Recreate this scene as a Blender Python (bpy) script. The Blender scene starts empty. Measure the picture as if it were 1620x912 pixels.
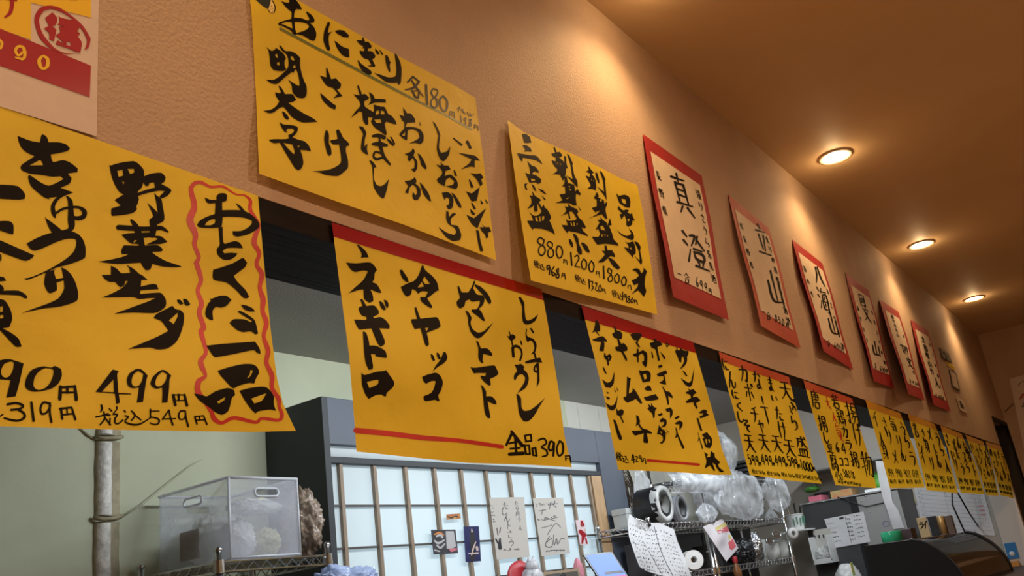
import bpy, bmesh, math, random
from mathutils import Vector, Matrix, noise
from mathutils.geometry import tessellate_polygon

# ------------------------------------------------------------------ camera, world, lights, exposure
SC = bpy.context.scene
COL = SC.collection
FPX = 1410.0
CX, CY = 810.0, 456.0
AX = Vector((0.58523684, 0.19060722, 0.78814131))     # world X, Y, Z seen from the camera (right, down, forward)
AY = Vector((-0.7999668, 0.29452502, 0.5227888))
AZ = Vector((-0.13248002, -0.93644215, 0.32484635))
CAM = Vector((0.0, -0.9, 1.2))

cd = bpy.data.cameras.new('camera')
cam = bpy.data.objects.new('camera', cd)
COL.objects.link(cam)
cd.sensor_width = 36.0
cd.lens = FPX / 1620.0 * 36.0
cd.clip_start = 0.01
right = Vector((AX.x, AY.x, AZ.x)); down = Vector((AX.y, AY.y, AZ.y)); fwd = Vector((AX.z, AY.z, AZ.z))
mw = Matrix.Identity(4)
for i in range(3):
    mw[i][0] = right[i]; mw[i][1] = -down[i]; mw[i][2] = -fwd[i]; mw[i][3] = CAM[i]
cam.matrix_world = mw
SC.camera = cam

SC.view_settings.view_transform = 'Standard'
SC.view_settings.look = 'None'
SC.view_settings.gamma = 1.0
SC.view_settings.use_curve_mapping = False
SC.view_settings.exposure = 0.0

world = bpy.data.worlds.new('daylight')
SC.world = world
world.use_nodes = True
world.node_tree.nodes['Background'].inputs[0].default_value = (0.66, 0.86, 1.0, 1)
world.node_tree.nodes['Background'].inputs[1].default_value = 1.35

DOWNLIGHT_W = 20.0
ROOM_FILL_W = 40.0
DOWNLIGHT_COL = (1.0, 0.66, 0.33)
KITCHEN_W = 22.0
TUBE_COL = (0.86, 0.94, 1.0)

def area(name, loc, sx, sy, w, col, rot=(0, 0, 0)):
    l = bpy.data.lights.new(name, 'AREA'); l.shape = 'RECTANGLE'; l.size = sx; l.size_y = sy
    l.energy = w; l.color = col
    o = bpy.data.objects.new(name, l); COL.objects.link(o); o.location = loc; o.rotation_euler = rot
    return o
# fluorescent tubes on the kitchen ceiling (behind the dropped wall) and sun on the paper screen from outside
for tx, kw in ((2.75, 1.0), (4.6, 1.0), (6.4, .5)):
    area('kitchen_tube', (tx, 0.62, 2.30), 1.2, 0.10, KITCHEN_W * kw, TUBE_COL, (math.radians(48), 0, 0))
    area('kitchen_tube', (tx, 0.56, 2.30), 1.2, 0.10, KITCHEN_W * kw * .35, TUBE_COL, (math.radians(-25), 0, 0))

# ------------------------------------------------------------------ pixel to place
def ray(px, py):
    d = Vector((px - CX, py - CY, FPX))
    return Vector((AX.dot(d), AY.dot(d), AZ.dot(d)))
def P(px, py, y=0.0):
    r = ray(px, py); return CAM + r * ((y - CAM.y) / r.y)
def PX(px, py, x):
    r = ray(px, py); return CAM + r * ((x - CAM.x) / r.x)
def PZ(px, py, z):
    r = ray(px, py); return CAM + r * ((z - CAM.z) / r.z)

# ------------------------------------------------------------------ objects
def link(name, me, parent=None):
    o = bpy.data.objects.new(name, me); COL.objects.link(o)
    if parent is not None:
        o.parent = parent
        o.matrix_parent_inverse = Matrix.Translation(-parent.location)
    return o
def obj(name, bm, m, parent=None, smooth=False):
    me = bpy.data.meshes.new(name); bm.to_mesh(me); bm.free()
    if m is not None:
        for q in (m if isinstance(m, (list, tuple)) else [m]): me.materials.append(q)
    if smooth:
        for p in me.polygons: p.use_smooth = True
    return link(name, me, parent)
def tag(o, label, cat, group=None):
    o['label'] = label; o['category'] = cat
    if group: o['group'] = group
    return o
def thing(name, label, cat, loc, group=None):
    o = bpy.data.objects.new(name, None); COL.objects.link(o); o.location = loc
    o.empty_display_size = 0.05
    return tag(o, label, cat, group)
def struct(name, bm, m, parent=None, smooth=False):
    o = obj(name, bm, m, parent, smooth)
    o['kind'] = 'structure'
    return o

# ------------------------------------------------------------------ mesh helpers
def box(bm, x0, y0, z0, x1, y1, z1, bev=0.0, mi=0):
    if x1 < x0: x0, x1 = x1, x0
    if y1 < y0: y0, y1 = y1, y0
    if z1 < z0: z0, z1 = z1, z0
    t = bmesh.new()
    bmesh.ops.create_cube(t, size=1.0)
    for v in t.verts:
        v.co = Vector(((v.co.x + .5) * (x1 - x0) + x0, (v.co.y + .5) * (y1 - y0) + y0, (v.co.z + .5) * (z1 - z0) + z0))
    if bev > 0:
        bmesh.ops.bevel(t, geom=list(t.edges), offset=bev, segments=2, affect='EDGES', profile=0.6)
    for f in t.faces: f.material_index = mi
    me = bpy.data.meshes.new('t'); t.to_mesh(me); t.free(); bm.from_mesh(me); bpy.data.meshes.remove(me)
def tube(bm, pts, r, seg=8, closed=False, caps=True):
    pts = [Vector(p) for p in pts]; n = len(pts); rings = []
    up = None
    for i, p in enumerate(pts):
        if closed: d = pts[(i + 1) % n] - pts[i - 1]
        elif i == 0: d = pts[1] - p
        elif i == n - 1: d = p - pts[i - 1]
        else: d = pts[i + 1] - pts[i - 1]
        d.normalize()
        if up is None:
            up = Vector((0, 0, 1)) if abs(d.z) < .9 else Vector((1, 0, 0))
        a = up - d * up.dot(d)
        if a.length < 1e-5: a = d.orthogonal()
        a.normalize(); b = d.cross(a); up = a
        rr = r[i] if isinstance(r, (list, tuple)) else r
        rings.append([bm.verts.new(p + (a * math.cos(t * 2 * math.pi / seg) + b * math.sin(t * 2 * math.pi / seg)) * rr) for t in range(seg)])
    m = n if closed else n - 1
    for i in range(m):
        A, B = rings[i], rings[(i + 1) % n]
        for t in range(seg): bm.faces.new((A[t], A[(t + 1) % seg], B[(t + 1) % seg], B[t]))
    if not closed and caps:
        bm.faces.new(rings[0][::-1]); bm.faces.new(rings[-1])
def lathe(bm, prof, origin, axis='Z', seg=32, mi=0):
    """prof: list of (radius, height) turned about an axis through origin"""
    O = Vector(origin)
    ax = {'X': (Vector((0, 1, 0)), Vector((0, 0, 1)), Vector((1, 0, 0))), 'Y': (Vector((0, 0, 1)), Vector((1, 0, 0)), Vector((0, 1, 0))),
          'Z': (Vector((1, 0, 0)), Vector((0, 1, 0)), Vector((0, 0, 1)))}[axis] if isinstance(axis, str) else axis
    rings = []
    for (r, h) in prof:
        if r <= 1e-6: rings.append([bm.verts.new(O + ax[2] * h)])
        else: rings.append([bm.verts.new(O + ax[2] * h + (ax[0] * math.cos(2 * math.pi * t / seg) + ax[1] * math.sin(2 * math.pi * t / seg)) * r) for t in range(seg)])
    for A, B in zip(rings[:-1], rings[1:]):
        for t in range(seg):
            u = (t + 1) % seg
            if len(A) == 1 and len(B) == 1: continue
            if len(A) == 1: f = bm.faces.new((A[0], B[u], B[t]))
            elif len(B) == 1: f = bm.faces.new((A[t], A[u], B[0]))
            else: f = bm.faces.new((A[t], A[u], B[u], B[t]))
            f.material_index = mi
def quad(bm, a, b, c, d, mi=0):
    f = bm.faces.new([bm.verts.new(Vector(p)) for p in (a, b, c, d)]); f.material_index = mi; return f
def blob(bm, c, s, amp=0.25, freq=3.0, seed=0, sub=4, flat=None, crease=0.0):
    t = bmesh.new(); bmesh.ops.create_icosphere(t, subdivisions=sub, radius=1.0)
    sd = Vector((seed * 7.31, seed * 3.17, seed * 1.93))
    for v in t.verts:
        d = v.co.normalized()
        k = 1 + amp * noise.noise(d * freq * .6 + sd) + amp * .5 * noise.noise(d * freq * 1.7 + sd)
        if crease: k += crease * (abs(noise.noise(d * freq * 2.6 + sd)) - .25) + crease * .5 * (abs(noise.noise(d * freq * 6 + sd)) - .25)
        v.co = Vector((d.x * s[0] * k, d.y * s[1] * k, d.z * s[2] * k)) + Vector(c)
        if flat is not None and v.co.z < flat: v.co.z = flat + .0004
    me = bpy.data.meshes.new('t'); t.to_mesh(me); t.free(); bm.from_mesh(me); bpy.data.meshes.remove(me)

def film_bag(bm, c, s, seed=0, folds=9, amp=.07, base=None, tie=0.0, nt=72, np_=40):
    """a soft plastic bag: an egg shape with folds running up it, drawn in towards a tied top"""
    sd = Vector((seed * 5.3, seed * 2.9, seed * 1.7)); rows = []
    for j in range(np_ + 1):
        ph = math.pi * j / np_; row = []
        for i in range(nt):
            th = 2 * math.pi * i / nt; d = Vector((math.sin(ph) * math.cos(th), math.sin(ph) * math.sin(th), math.cos(ph)))
            k = 1 + amp * math.sin(folds * th + 5 * noise.noise(d * 1.4 + sd)) * math.sin(ph) + .24 * noise.noise(d * 1.6 + sd) + .12 * noise.noise(d * 3.6 + sd) + .03 * abs(noise.noise(d * 9 + sd))
            q = 1.0
            if tie and d.z > .35: q = max(.12, 1 - tie * (d.z - .35) * 1.5)
            p = Vector((d.x * s[0] * k * q, d.y * s[1] * k * q, d.z * s[2] * k)) + Vector(c)
            if base is not None and p.z < base: p.z = base + .0004
            row.append(bm.verts.new(p))
        rows.append(row)
    for a, b_ in zip(rows[:-1], rows[1:]):
        for i in range(nt): bm.faces.new((a[i], b_[i], b_[(i + 1) % nt], a[(i + 1) % nt]))
    bmesh.ops.remove_doubles(bm, verts=bm.verts, dist=.00005)

# ------------------------------------------------------------------ materials
def mat(name, col, rough=0.6, metal=0.0, spec=0.5, noise_amt=0.0, nscale=8.0, bump=0.0, bscale=60.0, col2=None, coat=0.0, detail=4.0, stretch=None, bdist=0.004):
    m = bpy.data.materials.new(name); m.use_nodes = True
    nt = m.node_tree; b = nt.nodes['Principled BSDF']
    b.inputs['Base Color'].default_value = (*col, 1); b.inputs['Roughness'].default_value = rough
    b.inputs['Metallic'].default_value = metal; b.inputs['Specular IOR Level'].default_value = spec
    b.inputs['Coat Weight'].default_value = coat
    tc = nt.nodes.new('ShaderNodeTexCoord'); src = tc.outputs['Object']
    if stretch:
        mp = nt.nodes.new('ShaderNodeMapping'); mp.inputs['Scale'].default_value = stretch
        nt.links.new(src, mp.inputs[0]); src = mp.outputs[0]
    if noise_amt > 0 or col2:
        n = nt.nodes.new('ShaderNodeTexNoise'); n.inputs['Scale'].default_value = nscale; n.inputs['Detail'].default_value = detail
        nt.links.new(src, n.inputs['Vector'])
        mx = nt.nodes.new('ShaderNodeMix'); mx.data_type = 'RGBA'
        c2 = col2 or tuple(max(0, c * (1 - noise_amt)) for c in col)
        mx.inputs[6].default_value = (*col, 1); mx.inputs[7].default_value = (*c2, 1)
        rp = nt.nodes.new('ShaderNodeMapRange'); rp.inputs[1].default_value = .35; rp.inputs[2].default_value = .65
        nt.links.new(n.outputs['Fac'], rp.inputs[0]); nt.links.new(rp.outputs[0], mx.inputs[0])
        nt.links.new(mx.outputs[2], b.inputs['Base Color'])
    if bump > 0:
        n2 = nt.nodes.new('ShaderNodeTexNoise'); n2.inputs['Scale'].default_value = bscale; n2.inputs['Detail'].default_value = 5
        nt.links.new(src, n2.inputs['Vector'])
        bp = nt.nodes.new('ShaderNodeBump'); bp.inputs['Strength'].default_value = bump; bp.inputs['Distance'].default_value = bdist
        nt.links.new(n2.outputs['Fac'], bp.inputs['Height']); nt.links.new(bp.outputs[0], b.inputs['Normal'])
    return m
def paper(name, col, trans=0.35, rough=0.6, nscale=14.0, amt=0.08):
    """thin paper: diffuse front, some light through it"""
    m = mat(name, col, rough, noise_amt=amt, nscale=nscale, bump=0.6, bscale=9, bdist=0.010)
    nt = m.node_tree; b = nt.nodes['Principled BSDF']; out = nt.nodes['Material Output']
    t = nt.nodes.new('ShaderNodeBsdfTranslucent'); t.inputs[0].default_value = (*col, 1)
    mx = nt.nodes.new('ShaderNodeMixShader'); mx.inputs[0].default_value = trans
    nt.links.new(b.outputs[0], mx.inputs[1]); nt.links.new(t.outputs[0], mx.inputs[2]); nt.links.new(mx.outputs[0], out.inputs[0])
    return m
def clear(name, col, opac=0.4, rough=0.15, trl=0.5, nscale=9.0, var=0.25, bump=0.0, bscale=30):
    """clear or milky plastic film"""
    m = mat(name, col, rough, bump=bump, bscale=bscale); nt = m.node_tree; b = nt.nodes['Principled BSDF']; out = nt.nodes['Material Output']
    tr = nt.nodes.new('ShaderNodeBsdfTransparent')
    tl = nt.nodes.new('ShaderNodeBsdfTranslucent'); tl.inputs[0].default_value = (*col, 1)
    m1 = nt.nodes.new('ShaderNodeMixShader'); m1.inputs[0].default_value = trl
    nt.links.new(b.outputs[0], m1.inputs[1]); nt.links.new(tl.outputs[0], m1.inputs[2])
    m2 = nt.nodes.new('ShaderNodeMixShader')
    tc = nt.nodes.new('ShaderNodeTexCoord'); n = nt.nodes.new('ShaderNodeTexNoise'); n.inputs['Scale'].default_value = nscale; n.inputs['Detail'].default_value = 5
    nt.links.new(tc.outputs['Object'], n.inputs['Vector'])
    rp = nt.nodes.new('ShaderNodeMapRange'); rp.inputs[1].default_value = .35; rp.inputs[2].default_value = .65
    rp.inputs[3].default_value = max(0, opac - var); rp.inputs[4].default_value = min(1, opac + var)
    nt.links.new(n.outputs['Fac'], rp.inputs[0]); nt.links.new(rp.outputs[0], m2.inputs[0])
    nt.links.new(tr.outputs[0], m2.inputs[1]); nt.links.new(m1.outputs[0], m2.inputs[2]); nt.links.new(m2.outputs[0], out.inputs[0])
    return m
def glow(name, col, s):
    m = bpy.data.materials.new(name); m.use_nodes = True; nt = m.node_tree
    b = nt.nodes['Principled BSDF']; b.inputs['Base Color'].default_value = (*col, 1)
    b.inputs['Emission Color'].default_value = (*col, 1); b.inputs['Emission Strength'].default_value = s
    return m

M = {}
M['wall'] = mat('beige_stucco', (0.455, 0.315, 0.21), 0.7, noise_amt=0.10, nscale=5, bump=0.55, bscale=170)
M['ceil'] = mat('ceiling_paint', (0.54, 0.38, 0.215), 0.65, noise_amt=0.06, nscale=3, bump=0.08, bscale=40)
M['lintel'] = mat('dark_brown_wood', (0.013, 0.007, 0.0045), 0.6, spec=0.12, noise_amt=0.5, nscale=6, stretch=(1, 14, 14))
M['lintel2'] = mat('black_stained_wood', (0.010, 0.010, 0.011), 0.5, spec=0.25, noise_amt=0.6, nscale=5, stretch=(1, 22, 22), bump=0.3, bscale=6)
M['kceil'] = mat('grey_kitchen_ceiling', (0.27, 0.25, 0.235), 0.42, noise_amt=0.12, nscale=3, bump=0.35, bscale=120)
M['green'] = mat('pale_green_plaster', (0.53, 0.56, 0.40), 0.75, noise_amt=0.10, nscale=3, bump=0.45, bscale=14)
M['tile'] = mat('white_wall_panel', (0.66, 0.65, 0.58), 0.35, noise_amt=0.05, nscale=3)
M['floor'] = mat('floor', (0.52, 0.38, 0.25), 0.6, noise_amt=0.2, nscale=4)
M['black'] = mat('charcoal_board', (0.022, 0.027, 0.032), 0.55, noise_amt=0.15, nscale=5)
M['bluegrey'] = mat('blue_grey_board', (0.075, 0.090, 0.120), 0.5, noise_amt=0.12, nscale=4)
M['yellow'] = paper('yellow_card', (0.82, 0.585, 0.026), 0.22, amt=0.05)
M['tape'] = mat('red_tape', (0.30, 0.003, 0.008), 0.22, noise_amt=0.1, nscale=9)
M['tape2'] = mat('orange_red_tape', (0.50, 0.085, 0.035), 0.35, noise_amt=0.1, nscale=9)
M['tape3'] = mat('ochre_tape', (0.62, 0.30, 0.03), 0.35, noise_amt=0.1, nscale=9)
M['ink'] = mat('black_ink', (0.008, 0.005, 0.003), 0.6, spec=0.10, noise_amt=0.3, nscale=30)
M['thinink'] = mat('thin_brown_ink', (0.022, 0.012, 0.006), 0.5, spec=.15, noise_amt=0.4, nscale=40)
M['redink'] = mat('red_ink', (0.50, 0.018, 0.010), 0.45, noise_amt=0.15, nscale=30)
M['greenink'] = mat('green_ink', (0.12, 0.14, 0.012), 0.5)
M['redcard'] = paper('red_card', (0.36, 0.020, 0.020), 0.1, amt=0.12)
M['palered'] = paper('faded_red_card', (0.52, 0.10, 0.06), 0.1, amt=0.12)
M['cream'] = paper('cream_paper', (0.70, 0.56, 0.40), 0.1, amt=0.05)
M['white'] = paper('white_paper', (0.78, 0.78, 0.80), 0.2, amt=0.03)
M['flyer'] = paper('flyer_paper', (0.62, 0.50, 0.43), 0.05, amt=0.03)
M['yprint'] = mat('yellow_print', (0.75, 0.47, 0.02), 0.35)
M['rprint'] = mat('red_print', (0.32, 0.007, 0.015), 0.35)
M['pen'] = mat('pen_ink', (0.05, 0.05, 0.06), 0.5)
M['chrome'] = mat('chrome_wire', (0.62, 0.62, 0.62), 0.22, metal=1.0)
M['steel'] = mat('stainless_steel', (0.33, 0.33, 0.33), 0.36, metal=0.9, noise_amt=0.12, nscale=3)
M['darksteel'] = mat('dark_stainless', (0.085, 0.085, 0.088), 0.42, metal=0.5, noise_amt=0.2, nscale=3)
M['blk'] = mat('black_plastic', (0.012, 0.012, 0.013), 0.35)
M['wplastic'] = mat('white_plastic', (0.66, 0.67, 0.66), 0.4)
M['clearbag'] = clear('clear_film', (0.85, 0.88, 0.92), 0.40, 0.10, 0.35, nscale=7, var=0.30, bump=0.5, bscale=22)
M['whitebag'] = clear('white_film', (0.85, 0.86, 0.84), 0.80, 0.2, 0.3, nscale=9, var=0.15, bump=0.5, bscale=30)
M['milky'] = clear('milky_plastic', (0.76, 0.78, 0.86), 0.30, 0.22, 0.4, nscale=5, var=0.05)
M['rim'] = clear('milky_plastic_rim', (0.80, 0.82, 0.86), 0.85, 0.25, 0.3, var=0.03)
M['card'] = mat('brown_cardboard', (0.36, 0.26, 0.17), 0.75, noise_amt=0.1, nscale=20)
M['wood'] = mat('pale_wood', (0.50, 0.32, 0.17), 0.5, noise_amt=0.25, nscale=6, stretch=(12, 12, 1))
M['dwood'] = mat('dark_wood', (0.05, 0.03, 0.022), 0.5, noise_amt=0.3, nscale=6, stretch=(2, 12, 12))

# ------------------------------------------------------------------ the room
Z_LOW = 1.2 + .9 * .637          # lower edge of the dropped wall
Z_LINT = Z_LOW - .036
Z_CEIL = 1.2 + .9 * 1.71
T = 0.17                          # thickness of the dropped wall
Y_BACK, Z_KCEIL = 2.16, 2.385
X_END, X_JAMB = 8.25, 7.53

bm = bmesh.new(); box(bm, -2.6, 0, Z_LOW, X_JAMB, T, Z_CEIL)
box(bm, X_JAMB, 0, 1.985, X_END, T, Z_CEIL); box(bm, -2.6, 0, 0, -0.9, T, Z_LOW)
struct('wall_front', bm, M['wall'])
bm = bmesh.new(); box(bm, -0.9, .0015, Z_LINT, X_JAMB - .07, T - .002, Z_LOW, 0.0)
for f in bm.faces:
    if f.normal.z < -.5: f.material_index = 1
o = struct('trim_1', bm, [M['lintel'], M['lintel2']])
bm = bmesh.new(); box(bm, X_JAMB - .06, 0.003, 0, X_JAMB, T, Z_LOW - .001, .004); struct('trim_2', bm, mat('pale_post', (0.55, 0.52, 0.47), 0.6))

# dining ceiling with a round hole for each recessed lamp
DL_Y = -0.9 + .9 * .778
DL_X = [-1.26, 0.36, 1.98, 3.6, 5.2, 6.86]
HOLE = 0.054
def ceiling_with_holes(x0, y0, x1, y1, z, holes, r):
    bm = bmesh.new(); xs = [x0]
    band0, band1 = holes[0][1] - .12, holes[0][1] + .12
    quad(bm, (x0, y0, z), (x0, band0, z), (x1, band0, z), (x1, y0, z)); quad(bm, (x0, band1, z), (x0, y1, z), (x1, y1, z), (x1, band1, z))
    prev = x0
    for hx, hy in holes:
        if hx - .12 > prev: quad(bm, (prev, band0, z), (prev, band1, z), (hx - .12, band1, z), (hx - .12, band0, z))
        n = 32; inner = []; outer = []
        for t in range(n):
            a = 2 * math.pi * t / n; c, s = math.cos(a), math.sin(a); k = .12 / max(abs(c), abs(s))
            inner.append(bm.verts.new((hx + c * r, hy + s * r, z))); outer.append(bm.verts.new((hx + c * k, hy + s * k, z)))
        for t in range(n): bm.faces.new((inner[t], outer[t], outer[(t + 1) % n], inner[(t + 1) % n]))
        prev = hx + .12
    quad(bm, (prev, band0, z), (prev, band1, z), (x1, band1, z), (x1, band0, z))
    top = bmesh.ops.create_cube(bm, size=1.0)
    for v in top['verts']: v.co = Vector(((v.co.x + .5) * (x1 - x0) + x0, (v.co.y + .5) * (y1 - y0) + y0, z + .15 + (v.co.z + .5) * .05))
    return bm
struct('ceiling', ceiling_with_holes(-2.6, -3.4, X_END, .0, Z_CEIL, [(x, DL_Y) for x in DL_X], HOLE), M['ceil'])
bm = bmesh.new(); box(bm, -2.6, -3.4, -.1, X_END + .1, Y_BACK + .6, 0); struct('floor', bm, M['floor'])
bm = bmesh.new(); box(bm, -2.6, -3.5, 0, X_END + .1, -3.4, Z_CEIL + .2); struct('wall_back', bm, M['wall'])
bm = bmesh.new(); box(bm, -2.7, -3.5, 0, -2.6, Y_BACK + .6, Z_CEIL + .2); struct('wall_left', bm, M['wall'])
bm = bmesh.new(); box(bm, X_END, -3.5, 0, X_END + .1, 0, Z_CEIL + .2); box(bm, X_END, 0, 2.02, X_END + .1, T, Z_CEIL + .2); struct('wall_right', bm, M['wall'])
# doorway at the end of the wall and the dark passage behind it
bm = bmesh.new()
box(bm, X_JAMB, -.012, 1.955, X_END - .02, -.001, 1.99, .003); box(bm, X_END - .05, -.012, 0, X_END - .015, -.001, 1.955, .003)
dr = struct('door_1', bm, M['lintel'])
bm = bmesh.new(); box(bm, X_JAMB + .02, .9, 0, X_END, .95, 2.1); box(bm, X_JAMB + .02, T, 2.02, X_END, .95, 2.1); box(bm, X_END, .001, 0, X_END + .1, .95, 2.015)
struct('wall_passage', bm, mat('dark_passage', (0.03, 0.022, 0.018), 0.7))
bm = bmesh.new(); tube(bm, [PX(1590, 652, X_END - .012), PX(1600, 642, X_END - .012), PX(1604, 639, X_END - .012)], .0028, 6); struct('trim_3', bm, M['lintel'])

# kitchen shell
bm = bmesh.new(); box(bm, -2.6, T, Z_KCEIL, X_JAMB + .02, Y_BACK + .6, Z_KCEIL + .06); struct('ceiling_kitchen', bm, M['kceil'])
bm = bmesh.new(); box(bm, -2.6, Y_BACK, 0, 2.56, Y_BACK + .08, Z_KCEIL); box(bm, 2.56, Y_BACK, 2.05, 5.05, Y_BACK + .08, Z_KCEIL)
struct('wall_kitchen_back', bm, M['green'])
bm = bmesh.new()
box(bm, 5.05, Y_BACK, 0, X_JAMB + .1, Y_BACK + .08, Z_KCEIL)
for k in range(9):
    x = 5.2 + k * .28; box(bm, x, Y_BACK - .004, .9, x + .27, Y_BACK, Z_KCEIL - .01, .002)
struct('wall_kitchen_tiled', bm, M['tile'])
bm = bmesh.new(); box(bm, X_JAMB - .02, T, 0, X_JAMB + .02, Y_BACK, Z_KCEIL); struct('wall_kitchen_end', bm, mat('kitchen_end_wall', (0.42, 0.38, 0.33), 0.6, noise_amt=.06))

# black alcove round the paper screen: left cheek, header, right cheek
YB = 1.80
ax0 = P(508, 627, YB).x; aw0 = P(525, 740, YB).x; aw1 = P(953, 760, YB).x; ax1 = P(984, 740, YB).x
ztop = P(508, 627, YB).z; ztr1 = P(525, 703, YB).z; ztr0 = P(525, 722, YB).z; zsh = P(530, 733, YB).z
bm = bmesh.new(); box(bm, ax0, YB, 0, aw0, Y_BACK, ztop, .003); struct('trim_4', bm, M['black'])
bm = bmesh.new(); box(bm, aw0, YB + .001, ztr1, aw1, Y_BACK - .001, ztop, .003); struct('trim_5', bm, M['bluegrey'])
bm = bmesh.new(); box(bm, aw1, YB, 0, ax1, Y_BACK - .001, ztop, .003); struct('trim_6', bm, M['bluegrey'])
bm = bmesh.new(); box(bm, aw0, YB + .004, zsh, aw1, YB + .06, ztr0, .003); struct('trim_7', bm, M['black'])
bm = bmesh.new(); box(bm, aw0, YB + .05, 0, aw1, Y_BACK - .001, .9); struct('wall_alcove', bm, M['black'])
# shoji: translucent paper panes on a wooden lattice, daylight behind
shp = bpy.data.materials.new('shoji_paper'); shp.use_nodes = True; nt = shp.node_tree
b = nt.nodes['Principled BSDF']; b.inputs['Base Color'].default_value = (.80, .84, .82, 1); b.inputs['Roughness'].default_value = .5
tl = nt.nodes.new('ShaderNodeBsdfTranslucent'); tl.inputs[0].default_value = (.88, .94, .95, 1)
mx = nt.nodes.new('ShaderNodeMixShader'); mx.inputs[0].default_value = .6
nt.links.new(b.outputs[0], mx.inputs[1]); nt.links.new(tl.outputs[0], mx.inputs[2]); nt.links.new(mx.outputs[0], nt.nodes['Material Output'].inputs[0])
YP = YB + .030
pitch = .0735 * 2.7; rp = .0628 * 2.7
x_first = P(542, 735, YB).x
zb = zsh - 4.6 * rp
bm = bmesh.new(); nx, nz = 24, 8
quad(bm, (aw0, YP, zb), (aw1, YP, zb), (aw1, YP, zsh), (aw0, YP, zsh))
quad(bm, (aw0, YP, ztr0), (aw1, YP, ztr0), (aw1, YP, ztr1), (aw0, YP, ztr1))
win = struct('window_1', bm, shp)
bm = bmesh.new()
for k in range(11):
    x = x_first + k * pitch
    if x < aw1 - .05: box(bm, x - .009, YP - .020, zb, x + .009, YP - .002, zsh)
l = obj('lattice', bm, mat('lattice_wood', (0.30, 0.22, 0.15), .55, noise_amt=.2, nscale=9), win); l['label'] = 'brown upright lattice bars'
bm = bmesh.new()
for k in range(1, 5):
    z = zsh - k * rp; box(bm, aw0, YP - .016, z - .004, aw1, YP - .003, z + .004)
l = obj('lattice_rail', bm, mat('dark_rail', (0.06, 0.05, 0.045), .55), win); l['label'] = 'thin dark cross rails'
bm = bmesh.new(); xr = P(937, 756, YB).x
box(bm, xr, YP - .026, zb, aw1 - .002, YP - .002, zsh, .002); box(bm, aw0, YP - .026, zb - .06, aw1, YP + .02, zb, .002)
l = obj('window_frame', bm, M['wood'], win); l['label'] = 'orange-brown side stile and sill'
# sun on parts of the screen from outside
area('sun_patch', (4.9, 2.75, 1.25), .5, .5, 75, (1, .97, .9), (math.radians(90), 0, math.radians(35)))
area('sun_patch', (2.45, 2.7, 1.25), .35, .6, 60, (1, .98, .93), (math.radians(90), 0, math.radians(-10)))

# recessed lamps
m_disc = glow('lamp_glow', (1.0, .86, .62), 9.0)
m_can = mat('lamp_reflector', (.75, .70, .62), .3, metal=.3)
m_trim = mat('lamp_trim', (.70, .55, .40), .45)
def downlight(x, y, label):
    t = thing('recessed_downlight', label, 'ceiling light', (x, y, Z_CEIL), 'recessed downlights along the wall')
    bm = bmesh.new(); lathe(bm, [(HOLE + .014, -.001), (HOLE + .014, -.005), (HOLE + .008, -.007), (HOLE - .003, -.003), (HOLE - .003, .004)], (x, y, Z_CEIL), seg=40); obj('trim_ring', bm, m_trim, t, True)
    bm = bmesh.new(); lathe(bm, [(HOLE - .003, .0), (HOLE - .006, .05), (HOLE - .012, .09), (0, .095)], (x, y, Z_CEIL), seg=40); obj('reflector', bm, m_can, t, True)
    bm = bmesh.new(); lathe(bm, [(0, .0), (HOLE - .012, .001), (HOLE - .008, .012), (0, .018)], (x, y, Z_CEIL + .004), seg=40); obj('lamp_face', bm, m_disc, t, True)
    l = bpy.data.lights.new('lamp', 'SPOT'); l.energy = DOWNLIGHT_W; l.color = DOWNLIGHT_COL; l.spot_size = math.radians(138); l.spot_blend = .75; l.shadow_soft_size = .05
    lo = bpy.data.objects.new('lamp', l); COL.objects.link(lo); lo.location = (x, y, Z_CEIL - .012); lo.parent = t; lo.matrix_parent_inverse = Matrix.Translation(-t.location)
    l = bpy.data.lights.new('halo_fill', 'POINT'); l.energy = 1.3; l.color = DOWNLIGHT_COL; l.shadow_soft_size = .022  # extra point light added for the glow on the ceiling round the lamp
    lo = bpy.data.objects.new('halo_fill', l); COL.objects.link(lo); lo.location = (x, y, Z_CEIL - .035); lo.parent = t; lo.matrix_parent_inverse = Matrix.Translation(-t.location)
    return t
names = {0: 'recessed lamp farthest back along the wall, outside the picture', 1: 'recessed lamp in the ceiling over the rice ball sheet, outside the picture', 2: 'recessed lamp in the ceiling over the sashimi sheet, outside the picture', 3: 'largest and nearest of the three lit round recessed lamps in view', 4: 'middle of the three lit round recessed lamps in view', 5: 'smallest and farthest of the three lit round recessed lamps in view'}
for i, x in enumerate(DL_X):
    downlight(x, DL_Y, names[i])
# unseen fill lights added under the dining ceiling, behind the viewer
for x, kw in ((-.5, 1.1), (1.6, 1.0), (3.7, .55)):
    area('room_fill', (x, -2.2, Z_CEIL - .03), .25, .25, ROOM_FILL_W * kw, (1.0, .70, .45))

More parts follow.
